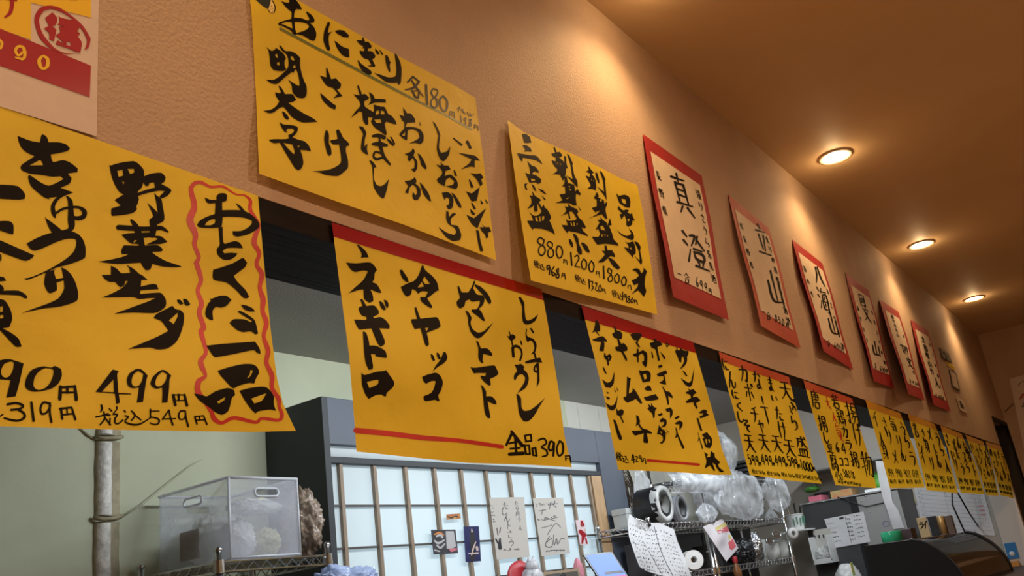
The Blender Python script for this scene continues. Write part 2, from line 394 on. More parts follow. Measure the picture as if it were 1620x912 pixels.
# ------------------------------------------------------------------ sheets of paper and brush writing on them
# A sheet is a real rectangle of paper on the wall plane; its outline and the brush strokes on it are measured on the
# photograph and carried onto that plane, each at the paper's own distance and size.
class Sheet:
    def __init__(s, tl, tr, br, bl, y=0.0, base=.002, lift=.0, amp=.002, seed=0, freq=1.0, side=0.0, curl=0.0, xplane=None):
        s.c = [Vector(q[0]) if isinstance(q[0], tuple) else Vector(q) for q in (tl, tr, br, bl)]
        s.y, s.base, s.lift, s.amp, s.seed, s.freq, s.side, s.curl, s.xp = y, base, lift, amp, seed, freq, side, curl, xplane
        w = [s.flat(*q) for q in s.c]
        a = 0 if xplane is None else 1
        s.u0 = (w[0][a] + w[3][a]) / 2; s.u1 = (w[1][a] + w[2][a]) / 2
        s.z0 = (w[2].z + w[3].z) / 2; s.z1 = (w[0].z + w[1].z) / 2
        s.edges = {}
    def flat(s, px, py, d=0.0):
        return P(px, py, s.y - d) if s.xp is None else PX(px, py, s.xp - d)
    def off(s, p):
        a = p.x if s.xp is None else p.y
        u = (a - s.u0) / (s.u1 - s.u0 + 1e-9); v = (s.z1 - p.z) / (s.z1 - s.z0 + 1e-9)
        k = max(0, min(1, v)); W = s.freq
        w = s.base + s.lift * k * k + s.side * max(0, 1 - u) ** 2 * k ** .5 + s.curl * max(0, k - .8) ** 2 * 25
        w += s.amp * (min(1, max(0, v) * 4)) * (1.0 + .9 * math.sin(5.3 * W * u + 3.1 * v + s.seed) + .8 * math.sin(4.1 * W * v * 1.6 - 2.2 * u + 2.3 * s.seed) + .5 * math.sin(9 * W * v + 5 * W * u + s.seed * 1.7))
        return max(w, .0012)
    def proj(s, px, py, e=0.0):
        p = s.flat(px, py)
        for _ in range(4): p = s.flat(px, py, s.off(p) + e)
        return p
    def edge(s, name, *pts): s.edges[name] = [Vector(q) for q in pts]; return s
    def _side(s, name, a, b, t):
        pts = [a] + s.edges.get(name, []) + [b]
        L = [(q - p).length for p, q in zip(pts[:-1], pts[1:])]; d = t * sum(L)
        for p, q, l in zip(pts[:-1], pts[1:], L):
            if d <= l + 1e-6: return p.lerp(q, d / l)
            d -= l
        return pts[-1]
    def uv(s, u, v):
        A, B, C, D = s.c
        t, b = s._side('t', A, B, u), s._side('b', D, C, u); l, r = s._side('l', A, D, v), s._side('r', B, C, v)
        return t * (1 - v) + b * v + l * (1 - u) + r * u - (A * (1 - u) * (1 - v) + B * u * (1 - v) + D * (1 - u) * v + C * u * v)
    def grid(s, nu=36, nv=36, u0=0, u1=1, v0=0, v1=1, e=0.0, jag=0):
        bm = bmesh.new(); rows = []
        for j in range(nv + 1):
            rows.append([bm.verts.new(s.proj(*s.uv(u0 + (u1 - u0) * i / nu, v0 + (v1 - v0) * j / nv), e)) for i in range(nu + 1)])
        for j in range(nv):
            for i in range(nu): bm.faces.new((rows[j][i], rows[j + 1][i], rows[j + 1][i + 1], rows[j][i + 1]))
        return bm

def smooth(pts, n=5):
    if len(pts) < 3: return pts
    out = []
    for i in range(len(pts) - 1):
        p0, p1, p2, p3 = pts[max(0, i - 1)], pts[i], pts[i + 1], pts[min(len(pts) - 1, i + 2)]
        for k in range(n):
            t = k / n
            out.append(tuple(.5 * (2 * b + (c - a) * t + (2 * a - 5 * b + 4 * c - d) * t * t + (3 * b - a - 3 * c + d) * t ** 3) for a, b, c, d in zip(p0, p1, p2, p3)))
    out.append(pts[-1]); return out
def smooth_closed(pts, n=3):
    N = len(pts); out = []
    for i in range(N):
        p0, p1, p2, p3 = pts[i - 1], pts[i], pts[(i + 1) % N], pts[(i + 2) % N]
        # keep sharp brush corners sharp
        a = Vector(p1) - Vector(p0); b = Vector(p2) - Vector(p1); c = Vector(p3) - Vector(p2)
        s1 = a.length > 0 and b.length > 0 and a.angle(b) > 1.0; s2 = c.length > 0 and b.length > 0 and b.angle(c) > 1.0
        m1 = Vector((0, 0)) if s1 else (Vector(p2) - Vector(p0)) * .5
        m2 = Vector((0, 0)) if s2 else (Vector(p3) - Vector(p1)) * .5
        if s1: m1 = b * .6
        if s2: m2 = b * .6
        for k in range(n):
            t = k / n; h = 2 * t ** 3 - 3 * t * t + 1
            q = Vector(p1) * h + m1 * .8 * (t ** 3 - 2 * t * t + t) + Vector(p2) * (1 - h) + m2 * .8 * (t ** 3 - t * t)
            out.append((q.x, q.y))
    return out

class Ink:
    """collects brush strokes in photograph pixels, then lays them on a sheet as one mesh"""
    def __init__(s, sheet, e=.0006): s.sh, s.e, s.n = sheet, e, 0; s.bm = bmesh.new()
    def _add(s, verts, faces, thr=9.0):
        t = bmesh.new(); vs = [t.verts.new((x, y, 0)) for x, y in verts]
        for f in faces:
            try: t.faces.new([vs[i] for i in f])
            except ValueError: pass
        for _ in range(4):
            es = [e for e in t.edges if e.calc_length() > thr]
            if not es: break
            bmesh.ops.subdivide_edges(t, edges=es, cuts=1); bmesh.ops.triangulate(t, faces=[f for f in t.faces if len(f.verts) > 3])
        e = s.e + (s.n % 12) * .00002; s.n += 1
        mp = {v: s.bm.verts.new(s.sh.proj(v.co.x, v.co.y, e)) for v in t.verts}
        for f in t.faces:
            try: s.bm.faces.new([mp[v] for v in f.verts])
            except ValueError: pass
        t.free()
    def stroke(s, pts, sm=True):
        if sm and len(pts) > 2: pts = smooth(pts)
        L, R = [], []; n = len(pts)
        for i in range(n):
            a, b = pts[max(0, i - 1)], pts[min(n - 1, i + 1)]
            dx, dy = b[0] - a[0], b[1] - a[1]; l = math.hypot(dx, dy) or 1; w = max(.25, pts[i][2] / 2)
            L.append((pts[i][0] - dy / l * w, pts[i][1] + dx / l * w)); R.append((pts[i][0] + dy / l * w, pts[i][1] - dx / l * w))
        v = L + R; s._add(v, [(i, i + 1, n + i + 1, n + i) for i in range(n - 1)])
        for p in (pts[0], pts[-1]):
            if p[2] > .9: s._add([(p[0] + p[2] / 2 * math.cos(k * math.pi / 5), p[1] + p[2] / 2 * math.sin(k * math.pi / 5)) for k in range(10)], [tuple(range(10))])
    def poly(s, loops):
        loops = [smooth_closed(l) for l in loops]
        tri = tessellate_polygon([[Vector((x, y, 0)) for x, y in l] for l in loops])
        s._add([p for l in loops for p in l], tri)
    def trace(s, ox, oy, sc, txt, dw=10):
        """P outline | hole ...   or   S x,y,w x,y,w ...   separated by ;  in crop coordinates"""
        for it in txt.replace('\n', ' ').split(';'):
            it = it.strip()
            if not it: continue
            k, body = it[0], it[1:]
            if k == 'P':
                s.poly([[(ox + float(a) / sc, oy + float(b) / sc) for a, b in (q.split(',') for q in l.split())] for l in body.split('|')])
            else:
                pts = []
                for q in body.split():
                    q = q.split(','); w = float(q[2]) if len(q) > 2 else dw
                    pts.append((ox + float(q[0]) / sc, oy + float(q[1]) / sc, w / sc))
                s.stroke(pts)
        return s
    def glyph(s, ch, cx, cy, w, h, lw=None, m=0.0, k=0.0):
        for st in GL[ch].split(';'):
            q = [tuple(map(float, a.split(','))) for a in st.split()]
            W = (lw or .11 * (w + h) / 2)
            pts = []
            for i, a in enumerate(q):
                gx, gy = (a[0] - 50) / 100, (a[1] - 50) / 100
                ww = W * (a[2] / 10 if len(a) > 2 else (1.0 if i == 0 else 1.15 if i < len(q) - 1 else .6))
                pts.append((cx + gx * w + k * gy * h, cy + gy * h + m * gx * w, ww))
            s.stroke(pts, len(pts) > 2 and ch not in STRAIGHT)
        return s
    def word(s, txt, x, y, dx, dy, w, h, lw=None, m=0.0, k=0.0):
        for i, ch in enumerate(txt): s.glyph(ch, x + dx * i, y + dy * i, w, h, lw, m, k)
        return s
    def build(s, name, m, parent): return obj(name, s.bm, m, parent)

STRAIGHT = set('円品口田日目回豆県真酉')
GL = {
 '天': '20,14 82,10;6,42 94,38;52,14 46,60 8,96;50,44 70,76 96,94',
 '大': '8,36 92,30;50,4 46,50 8,96;50,40 70,74 96,92',
 '盛': '14,14 88,12;22,14 18,40 6,56;52,2 66,34 92,52;74,2 84,9;34,26 52,26 50,44 42,46;22,62 22,92;22,62 80,60 78,92;42,62 42,92;60,62 60,92;2,94 98,92',
 'ぷ': '44,4 58,16;40,30 62,46 52,70 38,84;12,60 22,84;78,52 90,78;80,6 92,4 94,16 82,18 80,6',
 'ら': '34,2 56,16;26,28 22,62 56,50 80,64 72,88 40,98',
 'ま': '20,22 80,20;24,42 78,40;52,2 52,76 34,92 20,82 40,70 82,94',
 'い': '20,16 24,66 36,84;78,22 88,60',
 'た': '8,26 60,22;36,2 26,50 8,94;56,48 92,46;52,70 60,90 94,90',
 'け': '16,4 10,50 18,96;40,30 96,26;72,2 76,50 56,98',
 'な': '8,22 56,18;36,2 26,40 8,60;70,14 90,30;66,42 66,80 46,92 34,80 56,70 88,92',
 '丁': '4,14 96,10;52,10 60,60 66,98',
 'ー': '48,2 54,50 58,98',
 'カ': '6,28 88,24 82,70 68,96 56,84;48,2 44,44 10,96',
 'ボ': '8,26 80,24;46,4 46,94;22,48 8,78;70,46 88,76;80,2 86,14;92,0 98,12',
 'チ': '74,2 22,16;4,44 96,40;52,12 54,60 30,98',
 'ャ': '6,36 84,24 76,54;34,8 56,98',
 'に': '14,6 8,50 18,94;46,24 92,20;44,66 56,88 96,86',
 'ん': '54,2 22,60 8,98;20,62 44,50 54,90 80,86 96,56',
 'く': '72,2 22,46 80,98',
 'し': '20,2 18,70 40,94 70,86 94,60',
 'そ': '24,8 76,6 10,46 92,42 48,60 52,84 80,96',
 '揚': '2,24 36,20;20,2 22,90 8,82;2,64 38,52;50,6 86,6 86,36 50,36 50,6;50,20 86,20;42,48 98,46;62,48 40,72;54,62 94,60 88,96 74,90;70,62 52,92',
 'げ': '16,4 10,50 18,96;38,30 90,26;68,2 72,50 52,98;84,0 90,12;95,0 99,10',
 '物': '22,4 8,30;6,30 44,26;28,2 28,98;4,64 44,52;62,2 44,40;52,24 94,20 88,90 72,84;66,30 46,70;80,30 54,88',
 '若': '6,18 94,16;32,2 32,32;66,2 66,32;8,44 94,40;46,32 10,92;34,64 82,64 80,96 34,96 34,64',
 '鶏': '4,14 40,6;8,24 16,36;30,22 24,34;2,52 46,46;26,38 6,96;26,56 44,92;56,2 58,60;56,12 86,10 86,36;58,24 84,22;56,48 96,46;58,62 96,60 92,98;60,76 62,88;76,74 78,86',
 'ラ': '22,10 80,6;8,36 88,32 76,70 40,98',
 '6': '70,2 28,46 24,80 54,98 80,78 58,56 30,70',
 '4': '60,2 8,66 94,64;66,30 66,98',
 'コ': '10,16 84,12 78,88;8,90 92,86',
 '人': '50,2 44,50 6,98;50,34 68,74 98,98',
 '気': '26,2 6,36;22,20 92,18;24,38 80,36;10,54 84,52 86,84 98,96;24,66 62,98;66,62 20,98',
 '唐': '50,0 52,12;10,14 94,12;14,14 10,60 2,98;32,28 84,26 84,52;26,40 96,38;32,54 84,52;56,18 56,62;34,70 82,68 80,96 34,98 34,70',
 '豆': '10,8 90,6;22,26 78,24 76,50 24,52 22,26;34,60 42,84;68,58 58,84;4,94 98,90',
 '腐': '50,0 52,8;10,12 94,10;12,12 2,98;34,20 24,44;30,34 32,54;48,30 94,28;78,18 78,54 66,50;24,62 92,60 90,98 78,92;24,62 24,98;58,54 40,90;58,70 78,90',
 '1': '50,2 52,98', '0': '50,3 18,30 18,74 50,97 82,72 82,28 50,3', '9': '78,20 44,4 16,32 40,56 76,28 78,16;78,20 70,98', '5': '28,4 24,42;28,6 82,4;24,42 64,36 84,66 60,94 20,90',
 '2': '16,22 48,2 80,24 44,66 12,94 90,92', '3': '16,10 60,2 78,22 40,46 80,60 72,90 14,94', '8': '72,16 44,2 24,22 48,46 78,74 50,98 20,76 48,48 76,20',
 '円': '14,8 10,96;14,10 86,8 88,96;50,10 50,50;14,52 86,50',
 '税': '34,2 10,18;2,34 44,28;24,12 24,96;24,40 2,74;26,42 42,58;56,4 64,18;88,0 78,16;56,26 88,24 86,46 58,48 56,26;62,50 40,96;76,50 78,88 98,84',
 '込': '8,8 22,22;2,44 26,42 18,78 2,92;18,78 50,94 98,90;50,12 64,12 60,40 38,70;62,34 94,68',
 '真': '10,14 90,10;50,0 48,20;26,24 24,70;26,26 76,22 76,70;28,40 74,38;28,54 74,52;4,76 98,70;32,82 10,99;62,80 92,98',
 '澄': '8,6 24,18;2,34 18,44;4,92 26,54;40,10 64,6 36,40;78,2 60,30;70,14 98,36;44,46 86,42;42,56 84,52 82,72 46,74 42,56;52,78 56,90;78,76 70,90;34,97 99,93',
 '立': '46,0 56,14;14,24 88,18;32,34 42,78;70,30 58,80;2,92 98,86',
 '山': '48,2 48,86;10,36 14,90 90,84;88,30 90,96',
 '八': '36,10 32,50 4,94;58,4 72,56 98,92',
 '海': '8,6 24,18;2,36 18,46;4,92 26,56;50,2 36,24;46,16 94,12;48,30 40,86 84,84;48,30 90,26 84,94 70,96;34,58 98,52;64,34 62,48;62,64 60,78',
 '長': '28,4 26,54;28,6 84,4;28,20 78,18;28,34 78,32;4,54 96,50;30,54 28,92 48,80;80,58 56,66;48,54 66,80 98,94',
 '野': '6,6 46,4 44,40 8,42 6,6;26,6 26,88;8,24 44,22;6,64 46,60;2,92 50,84;58,8 90,6 72,28;62,18 78,30;54,40 96,36 86,54;76,40 76,92 62,84',
 '県': '30,4 76,2 74,44 30,46 30,4;30,18 74,16;30,32 74,30;10,20 12,58 92,56;50,58 50,98;28,68 12,90;72,66 90,88',
 '米': '26,8 36,28;76,6 62,28;4,44 96,40;50,2 50,98;46,46 8,90;54,46 94,86',
 '酒': '8,8 22,20;2,36 18,46;4,92 24,56;34,10 98,8;40,28 38,96;40,30 92,28 92,96;40,94 92,94;56,12 54,50;74,12 74,50;42,66 90,64',
 '一': '4,54 50,46 96,52', '合': '50,2 4,44;50,4 98,40;30,46 72,44;26,62 76,60 74,96 28,98 26,62',
 '回': '8,8 90,6 90,94 10,96 8,8;34,34 64,32 64,66 36,68 34,34', '文': '46,0 54,16;8,26 94,22;70,26 44,70 4,98;28,34 60,74 98,96',
 '苗': '6,18 94,16;34,2 34,32;68,2 66,32;16,42 84,40 82,96 18,98 16,42;50,42 50,96;18,68 82,66', '作': '30,2 2,48;20,28 20,98;58,2 38,44;50,22 98,20;66,22 66,98;68,44 94,42;68,66 94,64',
 '身': '52,0 36,14;26,16 26,66;26,16 76,14 74,86 58,98;28,32 74,30;28,48 74,46;4,68 94,62;74,64 4,98',
 'ン': '12,16 38,36;8,92 56,76 94,26', 'イ': '80,2 8,52;52,34 54,98', 'リ': '24,8 24,58;76,2 76,56 46,98', 'メ': '82,4 50,60 6,96;22,28 84,86', 'ス': '14,12 80,10 52,56 8,94;56,52 94,92', 'ト': '36,2 36,98;40,40 86,62', 'さ': '10,24 90,18;50,2 70,50;26,60 34,92 82,92', 'う': '40,2 66,12;14,40 60,26 84,50 40,98', 'り': '24,6 24,50 34,40;74,4 78,54 44,98', 'の': '54,20 36,78 12,66 30,24 70,14 92,50 62,92', '丸': '10,30 74,26 74,80 96,84;44,2 40,50 6,96;20,46 50,70', '川': '18,8 14,60 4,94;50,10 50,76;84,4 86,96',
 '得': '26,2 4,26;28,28 2,56;20,46 20,98;44,4 88,2 86,34 44,36 44,4;44,18 86,18;36,46 96,44;34,62 98,60;76,46 76,96 60,90;48,74 58,86',
}

# ------------------------------------------------------------------ posters
def poster(label, sheet, group=None, m='yellow', cat='poster', nu=36, nv=36, name='menu_poster'):
    c = sum((sheet.proj(*q) for q in sheet.c), Vector()) / 4
    t = thing(name, label, cat, c, group)
    obj('paper_sheet', sheet.grid(nu, nv), M[m], t, True)
    return t
def strip(sheet, v0, v1, m, t, name='header_tape', u0=0, u1=1, e=.0005, nu=30):
    return obj(name, sheet.grid(nu, max(2, int((v1 - v0) * 30)), u0, u1, v0, v1, e), M[m], t, True)

HANG = 'yellow handwritten menu sheets hanging from the lower edge of the wall'
# --- big sheet at the left
s = Sheet((-48, 151), (408, 310), (468, 682), (-30, 674), base=.003, lift=.004, amp=0.0042, seed=1.3, freq=1.1)
s.edge('r', (418, 420), (428, 520), (438, 598), (448, 640)).edge('b', (200, 681), (400, 684))
t = poster('large yellow menu sheet at far left with a wavy red frame on its right', s, HANG, nu=44, nv=40)
k = Ink(s)
k.trace(0, 200, 6.08, '''P 170,92 290,138 385,155 397,90 410,76 445,95 463,132 466,153 560,153 630,170 674,212 650,236 570,256 488,270 500,325 515,346 600,326 670,345 748,405 745,440 640,456 590,478 500,484 400,468 290,455 215,425 198,400 215,365 335,287 250,245 205,200 180,140 | 285,376 415,374 408,345 388,320;
P 575,474 650,452 690,500 670,550 582,592 706,636 640,662 540,680 460,688 490,705 430,685 370,640 300,575 270,490 285,468 320,490 400,545 470,570 540,545 615,505;
S 645,650,12 560,690,30 512,760,38 515,830,42 530,872,20;S 540,835,22 600,797,24 680,780,25 760,780,25 812,820,45 800,870,46 740,885,40 690,860,30 700,800,15;S 645,675,15 675,720,44 682,800,52 685,900,66 690,960,60 665,1000,40 600,1010,20;
P 0,560 170,575 240,650 240,695 180,705 0,695 -60,690 -60,560''')
k.trace(0, 350, 6.08, '''P 432,-40 455,-20 530,35 600,92 590,112 500,112 465,50;
P 258,215 350,165 450,125 540,105 640,97 700,102 760,130 805,190 825,270 820,345 790,370 700,405 610,432 540,450 420,505 300,555 255,565 230,552 300,540 430,485 540,425 640,360 705,300 730,240 735,190 715,170 650,170 560,195 470,235 390,270 330,284 290,265;
P 440,490 530,465 520,490 540,558 610,546 615,570 545,592 550,665 495,692 460,680 425,600;P 590,445 640,470 690,520 730,600 752,690 745,760 690,790 580,822 430,840 330,860 210,885 330,840 470,790 560,745 600,690 618,640 610,540;
P -40,0 90,0 130,40 130,125 90,120 -40,75;P -40,165 330,330 310,355 260,380 200,370 -40,280;P 0,315 15,330 15,375 0,385;P -40,525 35,540 60,575 -40,582;P -40,610 10,612 40,650 30,670 180,670 255,715 262,745 230,740 180,715 -40,705''')
k.trace(0, 500, 5.067, '''P -30,-139 33,-127 67,-85 92,-27 98,30 75,90 20,100 95,140 150,185 174,245 130,247 80,200 5,120 -30,95 | 2,-75 24,-80 24,-34 2,-30 | 2,-6 28,-10 28,18 2,22;
P -30,365 30,350 90,350 190,382 175,450 150,560 125,645 50,655 75,560 85,515 30,512 -30,505 | 8,440 35,385 90,365 112,375 105,430 80,480 50,495 20,485;
P 345,405 410,415 440,402 490,425 497,480 470,540 420,580 340,603 270,607 220,590 200,555 215,490 260,430 | 360,420 415,425 430,440 425,480 400,540 360,580 310,595 280,580 268,550 280,490 310,450;
S 485,570,28 480,665,30;S 480,575,20 590,567,20;S 600,565,24 606,610,26 612,670,28;S 540,570,25 540,615,20;S 490,615,16 590,615,16;
S 60,710,20 130,700,20 185,720,20 160,745,18 90,755,18;S 140,750,18 190,780,20 195,815,22 150,840,18 90,835,18 35,820,14;S 252,695,20 270,840,22;S 400,705,18 350,695,18 325,740,18 335,785,18 375,775,16 405,720,16;S 400,700,18 400,780,18 412,850,20;
S 490,750,20 500,825,20;S 480,745,16 575,735,16;S 575,735,16 605,830,20;S 535,740,14 540,790,14;S 495,795,14 580,785,14;S -30,815,14 0,805,12 25,790,10''')
k.trace(150, 250, 6.08, '''P 140,64 155,72 230,50 370,30 430,65 470,115 475,180 455,280 410,330 425,400 400,470 408,490 375,525 300,545 180,557 158,540 160,485 240,462 250,455 190,405 280,350 235,325 190,250 160,170 | 215,125 268,112 275,170 230,182 | 315,105 378,105 380,140 340,155 | 262,225 283,230 275,258;
P 470,180 545,150 640,143 682,185 672,225 640,250 725,295 737,318 700,365 640,392 620,370 675,320 640,315 600,318 500,340 420,365 400,340 500,305 580,285 570,235 528,240 515,270 490,270 455,215;
P 572,335 600,365 640,395 655,470 670,560 660,610 590,650 575,710 540,700 525,600 555,570 560,545 505,430 580,500 605,530 595,450;
S 228,668,48 330,675,50 450,682,45 560,680,45 640,675,40 705,712,15;S 352,600,22 390,650,50 420,720,60 450,830,55 465,880,70;S 570,650,60 555,740,60;
P 255,740 330,725 560,715 575,750 640,755 700,808 630,828 490,835 610,780 560,762 470,770 480,835 370,825 410,790 380,792 370,830 330,810;P 255,890 280,840 450,845 600,838 655,880 640,900 540,905 530,930 260,925''')
k.trace(150, 400, 5.7, '''P 25,82 130,65 260,35 330,0 310,-30 500,-30 520,0 560,30 640,75 730,105 790,128 720,132 610,125 520,100 500,150 460,158 430,120 415,90 330,95 200,102;
P 60,200 145,200 145,118 200,145 240,185 320,180 310,140 285,110 350,145 400,190 430,205 475,245 420,245 415,305 520,282 560,290 575,330 430,338 410,350 410,372 540,362 600,365 640,420 640,480 600,520 530,545 340,540 175,552 330,495 480,440 550,408 480,410 400,418 350,400 220,402 60,405 150,370 250,315 300,255 275,255 265,295 235,312 205,290 185,265 130,262 90,235;
P 740,425 770,425 800,460 775,468 750,450;P 795,415 830,420 862,465 840,480 810,465;P 530,590 555,555 640,510 700,478 730,510 775,520 805,560 800,640 770,740 725,815 650,865 560,872 490,855 300,870 430,815 560,760 665,705 620,640 590,610 | 668,612 712,645 745,580 748,540 715,570''')
k.trace(290, 280, 5.7, '''P 300,175 325,150 375,148 395,170 390,215 350,230 352,300 440,298 520,300 490,262 472,235 520,265 560,310 600,330 650,370 685,420 680,460 640,490 580,520 490,540 450,525 445,490 520,488 580,460 615,425 620,395 560,370 460,360 355,360 350,430 330,455 240,462 150,455 125,435 150,395 210,360 285,335 290,235 240,240 210,225 193,185 240,205 300,210 | 195,437 250,435 285,415 288,380 250,385 210,410;
P 318,455 355,450 360,580 375,605 460,580 510,595 538,645 450,640 390,645 355,670 370,690 430,685 490,690 470,720 420,748 360,745 310,700 303,650 330,610''')
k.trace(290, 420, 5.7, '''P 270,40 340,20 450,-20 520,-60 545,-65 575,-25 560,15 510,55 455,95 490,150 560,220 595,285 575,297 540,290 480,225 390,155 285,135 265,100;
P 240,298 260,300 330,275 390,275 435,312 390,365 340,380 295,375 265,410 270,490 245,492 205,460 200,410 225,345 250,320;P 520,355 570,362 620,385 650,415 600,415 550,395;P 490,420 510,410 580,445 640,490 660,545 675,615 650,622 610,595 540,603 480,580 418,520 450,488 510,485 560,490 610,515 620,500 560,465;
P 208,725 360,708 620,690 650,692 690,755 697,800 660,785 630,765 460,800 300,828 265,810''')
k.trace(290, 530, 5.7, '''P 310,325 400,295 530,265 620,265 665,290 685,340 660,385 640,440 590,435 500,460 460,482 430,470 340,370 | 605,318 632,320 605,375 572,395 600,355;
P 97,530 160,540 215,555 290,510 400,480 460,500 468,545 440,570 420,650 400,695 350,722 290,700 240,660 150,595 | 303,605 380,560 370,590 320,622;
P 507,505 600,480 700,468 760,480 815,550 815,620 835,685 780,675 680,690 655,710 620,680 560,600 | 612,575 752,525 710,595 640,620''')
k.trace(140, 560, 7.6, '''P 85,460 290,190 370,208 345,250 360,470 515,480 510,490 365,488 378,590 335,605 318,480 | 160,458 305,462 300,310;
P 460,320 490,240 570,185 640,190 715,265 700,300 680,420 655,580 580,588 600,470 605,405 540,415 480,390 | 520,320 540,250 600,205 660,240 645,320 610,380 560,395 525,370;
P 745,350 780,270 870,198 930,205 998,265 975,310 970,420 950,585 883,590 890,470 885,405 820,422 760,390 | 805,340 830,270 890,215 945,245 930,320 890,375 840,395 808,375;
S 1020,500,35 1045,615,35;S 1015,495,15 1155,495,15;S 1155,495,30 1185,620,35;S 1085,495,30 1085,560,25;S 1040,565,14 1165,560,14;
S 155,620,25 165,660,25 145,700,15;S 90,760,18 160,745,18 235,720,18;S 185,700,20 195,780,22 140,855,18;S 200,770,18 265,855,20;S 250,660,15 280,690,20;S 340,640,20 340,670,15 300,720,18;S 300,730,18 350,730,18 320,775,18;S 210,735,20 260,740,18;S 260,780,20 255,850,20;S 320,775,20 320,830,18 360,840,18 410,800,20;
S 430,685,18 445,700,20;S 440,745,15 480,760,20 440,815,18 520,850,22 620,845,20 740,775,14;S 520,690,20 560,740,20 520,800,20;S 550,730,18 630,795,18;
S 745,670,20 745,770,20;S 745,690,14 850,690,14;S 745,760,16 820,775,18 850,800,22 840,840,20 790,850,16 740,830,14;S 965,680,18 890,790,18;S 890,785,16 1050,780,14;S 970,680,20 985,760,20 1015,855,22;
S 1160,690,20 1110,690,20 1085,740,20 1100,785,18 1150,780,16 1170,720,16;S 1165,690,18 1175,780,22 1200,870,26;S 1280,760,20 1305,845,20;S 1280,755,16 1385,745,16;S 1385,745,16 1425,850,20;S 1335,755,16 1340,795,16;S 1295,800,14 1395,795,14''')
k.build('black_lettering', M['ink'], t)
k = Ink(s, .0004)
R = [(290, 280, '70,100,40 100,60,36 160,50,30 250,90,22 360,88,20 470,155,14 550,165,14 605,215,30 605,300,35 680,430,30 650,530,45 640,600,45 685,690,38 660,790,35 710,880,45'),
     (290, 420, '690,200,38 720,310,50 715,410,40 750,520,45 725,640,35 765,770,45 750,880,40'),
     (290, 530, '800,370,45 800,480,38 860,580,40 865,650,30 890,720,35 860,770,30 710,755,28 650,790,30 460,750,35 350,795,32 280,760,45 250,690,36 165,560,40 130,500,55 140,420,50 200,370,30 165,280,50 160,230,45 205,150,35'),
     (290, 420, '160,600,45 185,560,45 145,430,45 165,340,45 130,230,35 160,130,40 125,0,45'),
     (290, 280, '115,780,40 140,720,35 100,610,40 110,520,50 60,390,65 100,270,55 75,150,45 70,100,40')]
pts = []
for ox, oy, tx in R:
    for q in tx.split():
        a, b_, w = map(float, q.split(',')); pts.append((ox + a / 5.7, oy + b_ / 5.7, w / 5.7))
k.stroke(pts); k.build('red_wavy_frame', M['redink'], t)

# --- rice ball sheet
s = Sheet((387, -70), (752, 155), (785, 412), (410, 275), base=.002, lift=.010, amp=.0026, seed=2.7, freq=1.2)
s.edge('l', (398, 20), (405, 150)).edge('b', (530, 318), (640, 356)).edge('t', (470, 0), (610, 78), (720, 136))
t = poster('yellow rice ball menu sheet with a thin green rule, above the red taped sheet', s)
k = Ink(s)
k.trace(395, 0, 7.6, '''P 380,12 430,28 475,32 475,-20 540,-20 575,20 610,70 628,110 600,112 560,108 540,140 532,210 620,218 680,240 705,250 720,225 680,150 685,138 740,175 778,230 775,265 745,275 715,268 770,320 800,390 795,460 770,492 720,475 650,430 590,415 560,412 550,420 520,405 500,370 430,330 375,305 355,310 342,285 365,265 430,245 500,225 505,150 490,130 440,90 | 375,285 430,305 505,340 515,335 505,265 440,262 | 540,262 545,330 560,400 640,375 690,350 715,320 690,285 620,265;
S 265,-10,10 300,60,12 305,110,12 290,150,12;S 225,115,8 245,150,10;S 262,150,8 275,152,8;S 262,75,10 263,78,10;S 280,100,9 281,102,9;S 250,110,9 251,112,9;S 275,130,8 276,131,8''')
k.trace(500, 20, 7.01, '''P 130,105 150,105 155,125 135,190 135,225 185,207 150,240 140,280 145,350 158,400 145,422 120,410 95,350 82,300 90,210;P 210,205 250,192 310,200 365,250 360,275 325,272 290,265 280,283 290,255 240,235;P 205,312 230,325 290,375 365,402 370,490 350,495 290,470 230,385;
P 450,305 515,308 510,278 525,275 545,325 580,325 618,370 610,395 575,400 575,425 620,430 655,470 655,500 625,515 635,545 658,585 650,600 620,600 570,592 615,580 600,555 580,520 530,505 490,455 485,420 530,430 540,400 510,392 530,375 480,345;P 460,530 475,528 500,565 590,630 615,655 615,680 585,690 520,650 485,600;P 655,395 700,440 703,462 680,462 660,435;P 700,410 725,430 748,465 730,468;
P 768,470 795,480 820,540 830,550 818,580 825,640 820,662 800,635 775,560;P 872,460 890,462 930,540 948,620 945,740 935,790 910,800 900,775 850,780 780,770 720,725 645,668 720,690 800,718 870,712 890,680 890,590''')
k.trace(405, 60, 7.6, '''P 122,105 185,155 225,142 235,120 275,140 335,195 360,245 345,275 345,330 365,378 330,398 260,395 210,380 175,330 165,230 150,150 | 228,205 255,185 268,240 245,235 | 250,295 285,290 285,335 255,325;
P 280,92 300,95 350,155 420,160 480,190 530,240 530,330 550,430 580,520 605,570 612,630 605,690 575,722 500,715 440,650 430,570 385,500 460,550 515,580 525,550 510,450 490,385 470,380 450,420 430,410 330,490 270,545 230,555 175,540 120,500 200,505 260,480 330,420 365,385 390,340 390,270 370,200 310,150 | 415,220 450,222 465,275 425,260 | 440,345 475,320 480,362 450,365''')
